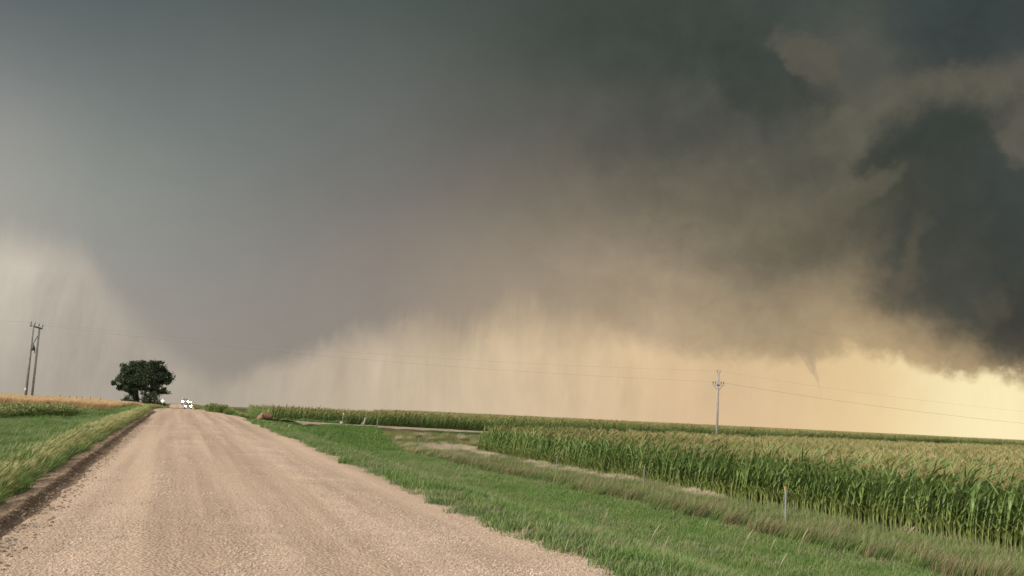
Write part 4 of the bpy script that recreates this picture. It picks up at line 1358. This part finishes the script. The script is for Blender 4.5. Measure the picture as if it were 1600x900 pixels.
def bale():
    b = ground_at(416, 84.5)
    p = at_depth(416, 654.5, 84.5)
    root = empty('hay_bale', (p[0], 84.5, p[2] - .05))
    tag(root, 'brown bale with a slumped pinkish heap at its left end beside the driveway', 'hay bale')
    root.rotation_euler = (0, .05, R(10)); root.scale = (.82, .82, .82)
    mb = MB()
    prof = []
    for k in range(20):
        a = 2 * math.pi * k / 20; rr = .40 * (1 + .02 * math.sin(5 * a)); prof.append((rr * math.cos(a), .38 + rr * math.sin(a) * .95))
    # cylinder along x
    rings = []
    for xx, f in ((-.34, .9), (-.30, 1), (0, 1.02), (.35, 1.02), (.66, 1), (.70, .9)):
        rings.append([mb.bm.verts.new((xx, y * f, .38 + (z - .38) * f)) for y, z in prof])
    for r0, r1 in zip(rings, rings[1:]):
        for k in range(20): mb.bm.faces.new((r0[k], r0[(k + 1) % 20], r1[(k + 1) % 20], r1[k]))
    mb.bm.faces.new(rings[0]); mb.bm.faces.new(rings[-1][::-1])
    M['dark_hay'] = mat_plain('dark_brown_hay', (.15, .088, .06), .95, .05, var=.4, scale=6)  # body a darker brown than the heap
    mb.build('bale_body', M['dark_hay'], root, True)
    mb = MB()
    for q in range(7):
        r = bmesh.ops.create_icosphere(mb.bm, subdivisions=2, radius=.32)
        for v in r['verts']:
            n = 1 + .3 * float(vnoise(v.co.x * 3 + q, v.co.y * 3 + v.co.z * 2, .5))
            v.co = Vector((v.co.x * n * (1.1 if q else .8) - .46 - .04 * q, v.co.y * n + (q % 3 - 1) * .18, v.co.z * n * .9 + .05 + (.38 if q == 0 else .12 * (q % 2))))
    mb.build('heap', M['hay'], root, True)
bale()

# ------------------------------------------------------------------ vehicles on the road
def glow(name, col, power):
    m = bpy.data.materials.new(name); m.use_nodes = True
    b = m.node_tree.nodes['Principled BSDF']
    b.inputs['Base Color'].default_value = (*col, 1)
    b.inputs['Emission Color'].default_value = (*col, 1)
    b.inputs['Emission Strength'].default_value = power
    return m
M['headlight'] = glow('lit_headlight', (1.0, .93, .86), 50)
M['amber'] = glow('lit_amber_lamp', (1.0, .36, .10), 3.2)
M['tyre'] = mat_plain('tyre_rubber', (.02, .02, .02), .9, .1)
M['rim'] = mat_plain('wheel_rim', (.35, .35, .36), .35, .5, .8)
M['glass'] = mat_plain('vehicle_glass', (.30, .28, .25), .05, .8)
M['grille'] = mat_plain('grey_grille', (.20, .185, .165), .5, .4)
M['chrome'] = mat_plain('bumper_metal', (.32, .30, .27), .4, .5, .3)
def car_paint(name, col):
    m = mat_plain(name, col, .28, .5, var=.05); m.node_tree.nodes['Principled BSDF'].inputs['Coat Weight'].default_value = .6
    return m
M['silver'] = car_paint('grey_paint', (.42, .39, .345))
M['white_car'] = car_paint('pale_vehicle_paint', (.46, .43, .385))

def pickup(D, px, label, paint, scale=1.0, lamp_px=None, light_bar=False, ambers=()):
    g0 = ground_at(px, D)
    s_, t_ = st_of(g0.x, g0.y)
    root = empty('pickup_truck', (g0.x, g0.y, float(road_z(s_)) + .05), TH + math.pi)   # faces back down the road
    root.scale = (scale,) * 3
    tag(root, label, 'pickup truck')
    # local +y = forward; prism runs across x, so build with (y,z) profile then swap
    def sw(x, y, z): return (y, x, z)
    hw = .95
    low = [(-2.75, .55), (-2.75, 1.10), (-.72, 1.12), (1.15, 1.14), (1.35, 1.12), (2.45, 1.02), (2.62, .92), (2.66, .50), (2.3, .42), (-2.4, .42)]
    MB().prism(low, -hw, hw, sw).build('body', M[paint], root)
    cabp = [(-.72, 1.118), (-.58, 1.80), (-.42, 1.86), (.45, 1.86), (.62, 1.80), (1.30, 1.135)]
    tp = lambda x, y, z: (y * (1 - .16 * max(0, (z - 1.12)) / .74), x, z)
    MB().prism(cabp, -hw + .04, hw - .04, tp).build('cab', M[paint], root)
    ws = MB(); ws.bm.faces.new([ws.bm.verts.new(v) for v in ((-.80, 1.245, 1.20), (.80, 1.245, 1.20), (.66, .675, 1.765), (-.66, .675, 1.765))])
    r = bmesh.ops.solidify(ws.bm, geom=ws.bm.faces[:], thickness=.02)
    ws.build('windscreen', M['glass'], root)
    for sx in (-1, 1):
        w = MB(); w.bm.faces.new([w.bm.verts.new(v) for v in ((sx * .905, -.55, 1.22), (sx * .905, .98, 1.22), (sx * .80, .52, 1.74), (sx * .80, -.48, 1.74))])
        bmesh.ops.solidify(w.bm, geom=w.bm.faces[:], thickness=.03); w.build('side_window', M['glass'], root)
        for yy in (-1.75, 1.65):
            wh = new_wheel(root); wh.location = (sx * .86, yy, .40)
        MB().box(sx * 1.08, .95, 1.28, .22, .10, .18, None, .03).build('mirror', M['grille'], root)
        MB().box(sx * .70, 2.66, .86, .36, .08, .24, None, .03).build('headlight', M['headlight'], root)
    MB().box(0, 2.66, .84, 1.05, .05, .26, None, .015).build('grille', M['grille'], root)
    MB().box(0, 2.70, .56, 1.86, .16, .20, None, .03).build('bumper', M['chrome'], root)
    if light_bar:
        MB().box(0, .1, 1.93, 1.2, .22, .10, None, .03).build('light_bar', M['headlight'], root)
    for ax, az in ambers:
        MB().tube([(ax, .1, az - .10), (ax, .1, az), (ax, .1, az + .14), (ax, .1, az + .2)], [.13, .16, .14, .04], 10).build('beacon', M['amber'], root, True)
    return root
def new_wheel(parent):
    mb = MB(); mb.tube([(-.12, 0, 0), (-.10, 0, 0), (.10, 0, 0), (.12, 0, 0)], [.34, .39, .39, .34], 18)
    t = mb.build('wheel', M['tyre'], parent)
    MB().tube([(-.128, 0, 0), (.128, 0, 0)], [.22, .22], 14).build('rim', M['rim'], t)
    return t
pickup(245, 292.5, 'nearer pickup truck with glaring headlights and amber beacon on the road crest', 'silver', .94, ambers=((-.70, 1.98),))
pickup(300, 287.5, 'larger pale pickup with headlights on, following behind the first one', 'white_car', 1.2)

# ------------------------------------------------------------------ funnel cloud
def funnel():
    D = 4000.0
    pts = [(1250, 530, 22), (1256, 540, 17), (1262, 552, 12), (1265.5, 563, 10), (1267.5, 572, 8), (1270.5, 579, 5.6), (1275, 586, 4.0), (1277, 592, 3.2), (1278.5, 599, 1.9), (1280.5, 606, 1.3), (1282, 615, 1.2), (1283, 627, .7), (1284.5, 645, .6), (1287, 663, .5)]
    P = [at_depth(px, py, D) for px, py, r in pts]
    base = Vector((P[-1][0], D, P[-1][2]))
    k = D / F_PX
    root_pts = [Vector(p) - base for p in P]
    mb = MB()
    # subdivide for a smooth, slightly lumpy outline
    q, rad = [], []
    for i in range(len(pts) - 1):
        for j in range(4):
            u = j / 4
            q.append(root_pts[i].lerp(root_pts[i + 1], u)); rad.append((pts[i][2] * (1 - u) + pts[i + 1][2] * u) * k * (1 + .12 * float(vnoise(i * 4 + j, 3, 1.7))))
    q.append(root_pts[-1]); rad.append(pts[-1][2] * k)
    mb.tube(q, rad, 20)
    m = bpy.data.materials.new('funnel_vapour'); m.use_nodes = True
    nt = m.node_tree; nt.nodes.clear()
    g = G(nt)
    pv = g.n('ShaderNodeVolumePrincipled')
    pv.inputs['Color'].default_value = (.42, .38, .33, 1)
    pv.inputs['Anisotropy'].default_value = .2
    # vapour thins out where the funnel melts into the cloud base
    ob = g.n('ShaderNodeTexCoord').outputs['Object']
    sp = g.n('ShaderNodeSeparateXYZ'); g.put(sp.inputs[0], ob)
    top = root_pts[0].z
    dens = g.smooth(sp.outputs[2], top * .56, top * .96, .0115, .0002)
    n = g.noise(ob, .03, 3, .6)
    dens = g.m('MULTIPLY', dens, g.smooth(n, .3, .7, .6, 1.4, 'LINEAR'))
    g.put(pv.inputs['Density'], dens)
    out = g.n('ShaderNodeOutputMaterial'); nt.links.new(pv.outputs[0], out.inputs['Volume'])
    o = mb.build('funnel_cloud', m, None, True)
    o.location = base
    tag(o, 'thin grey rope-like funnel cloud hanging from the storm base over the horizon', 'funnel cloud')
funnel()
print('objects', len(bpy.data.objects))
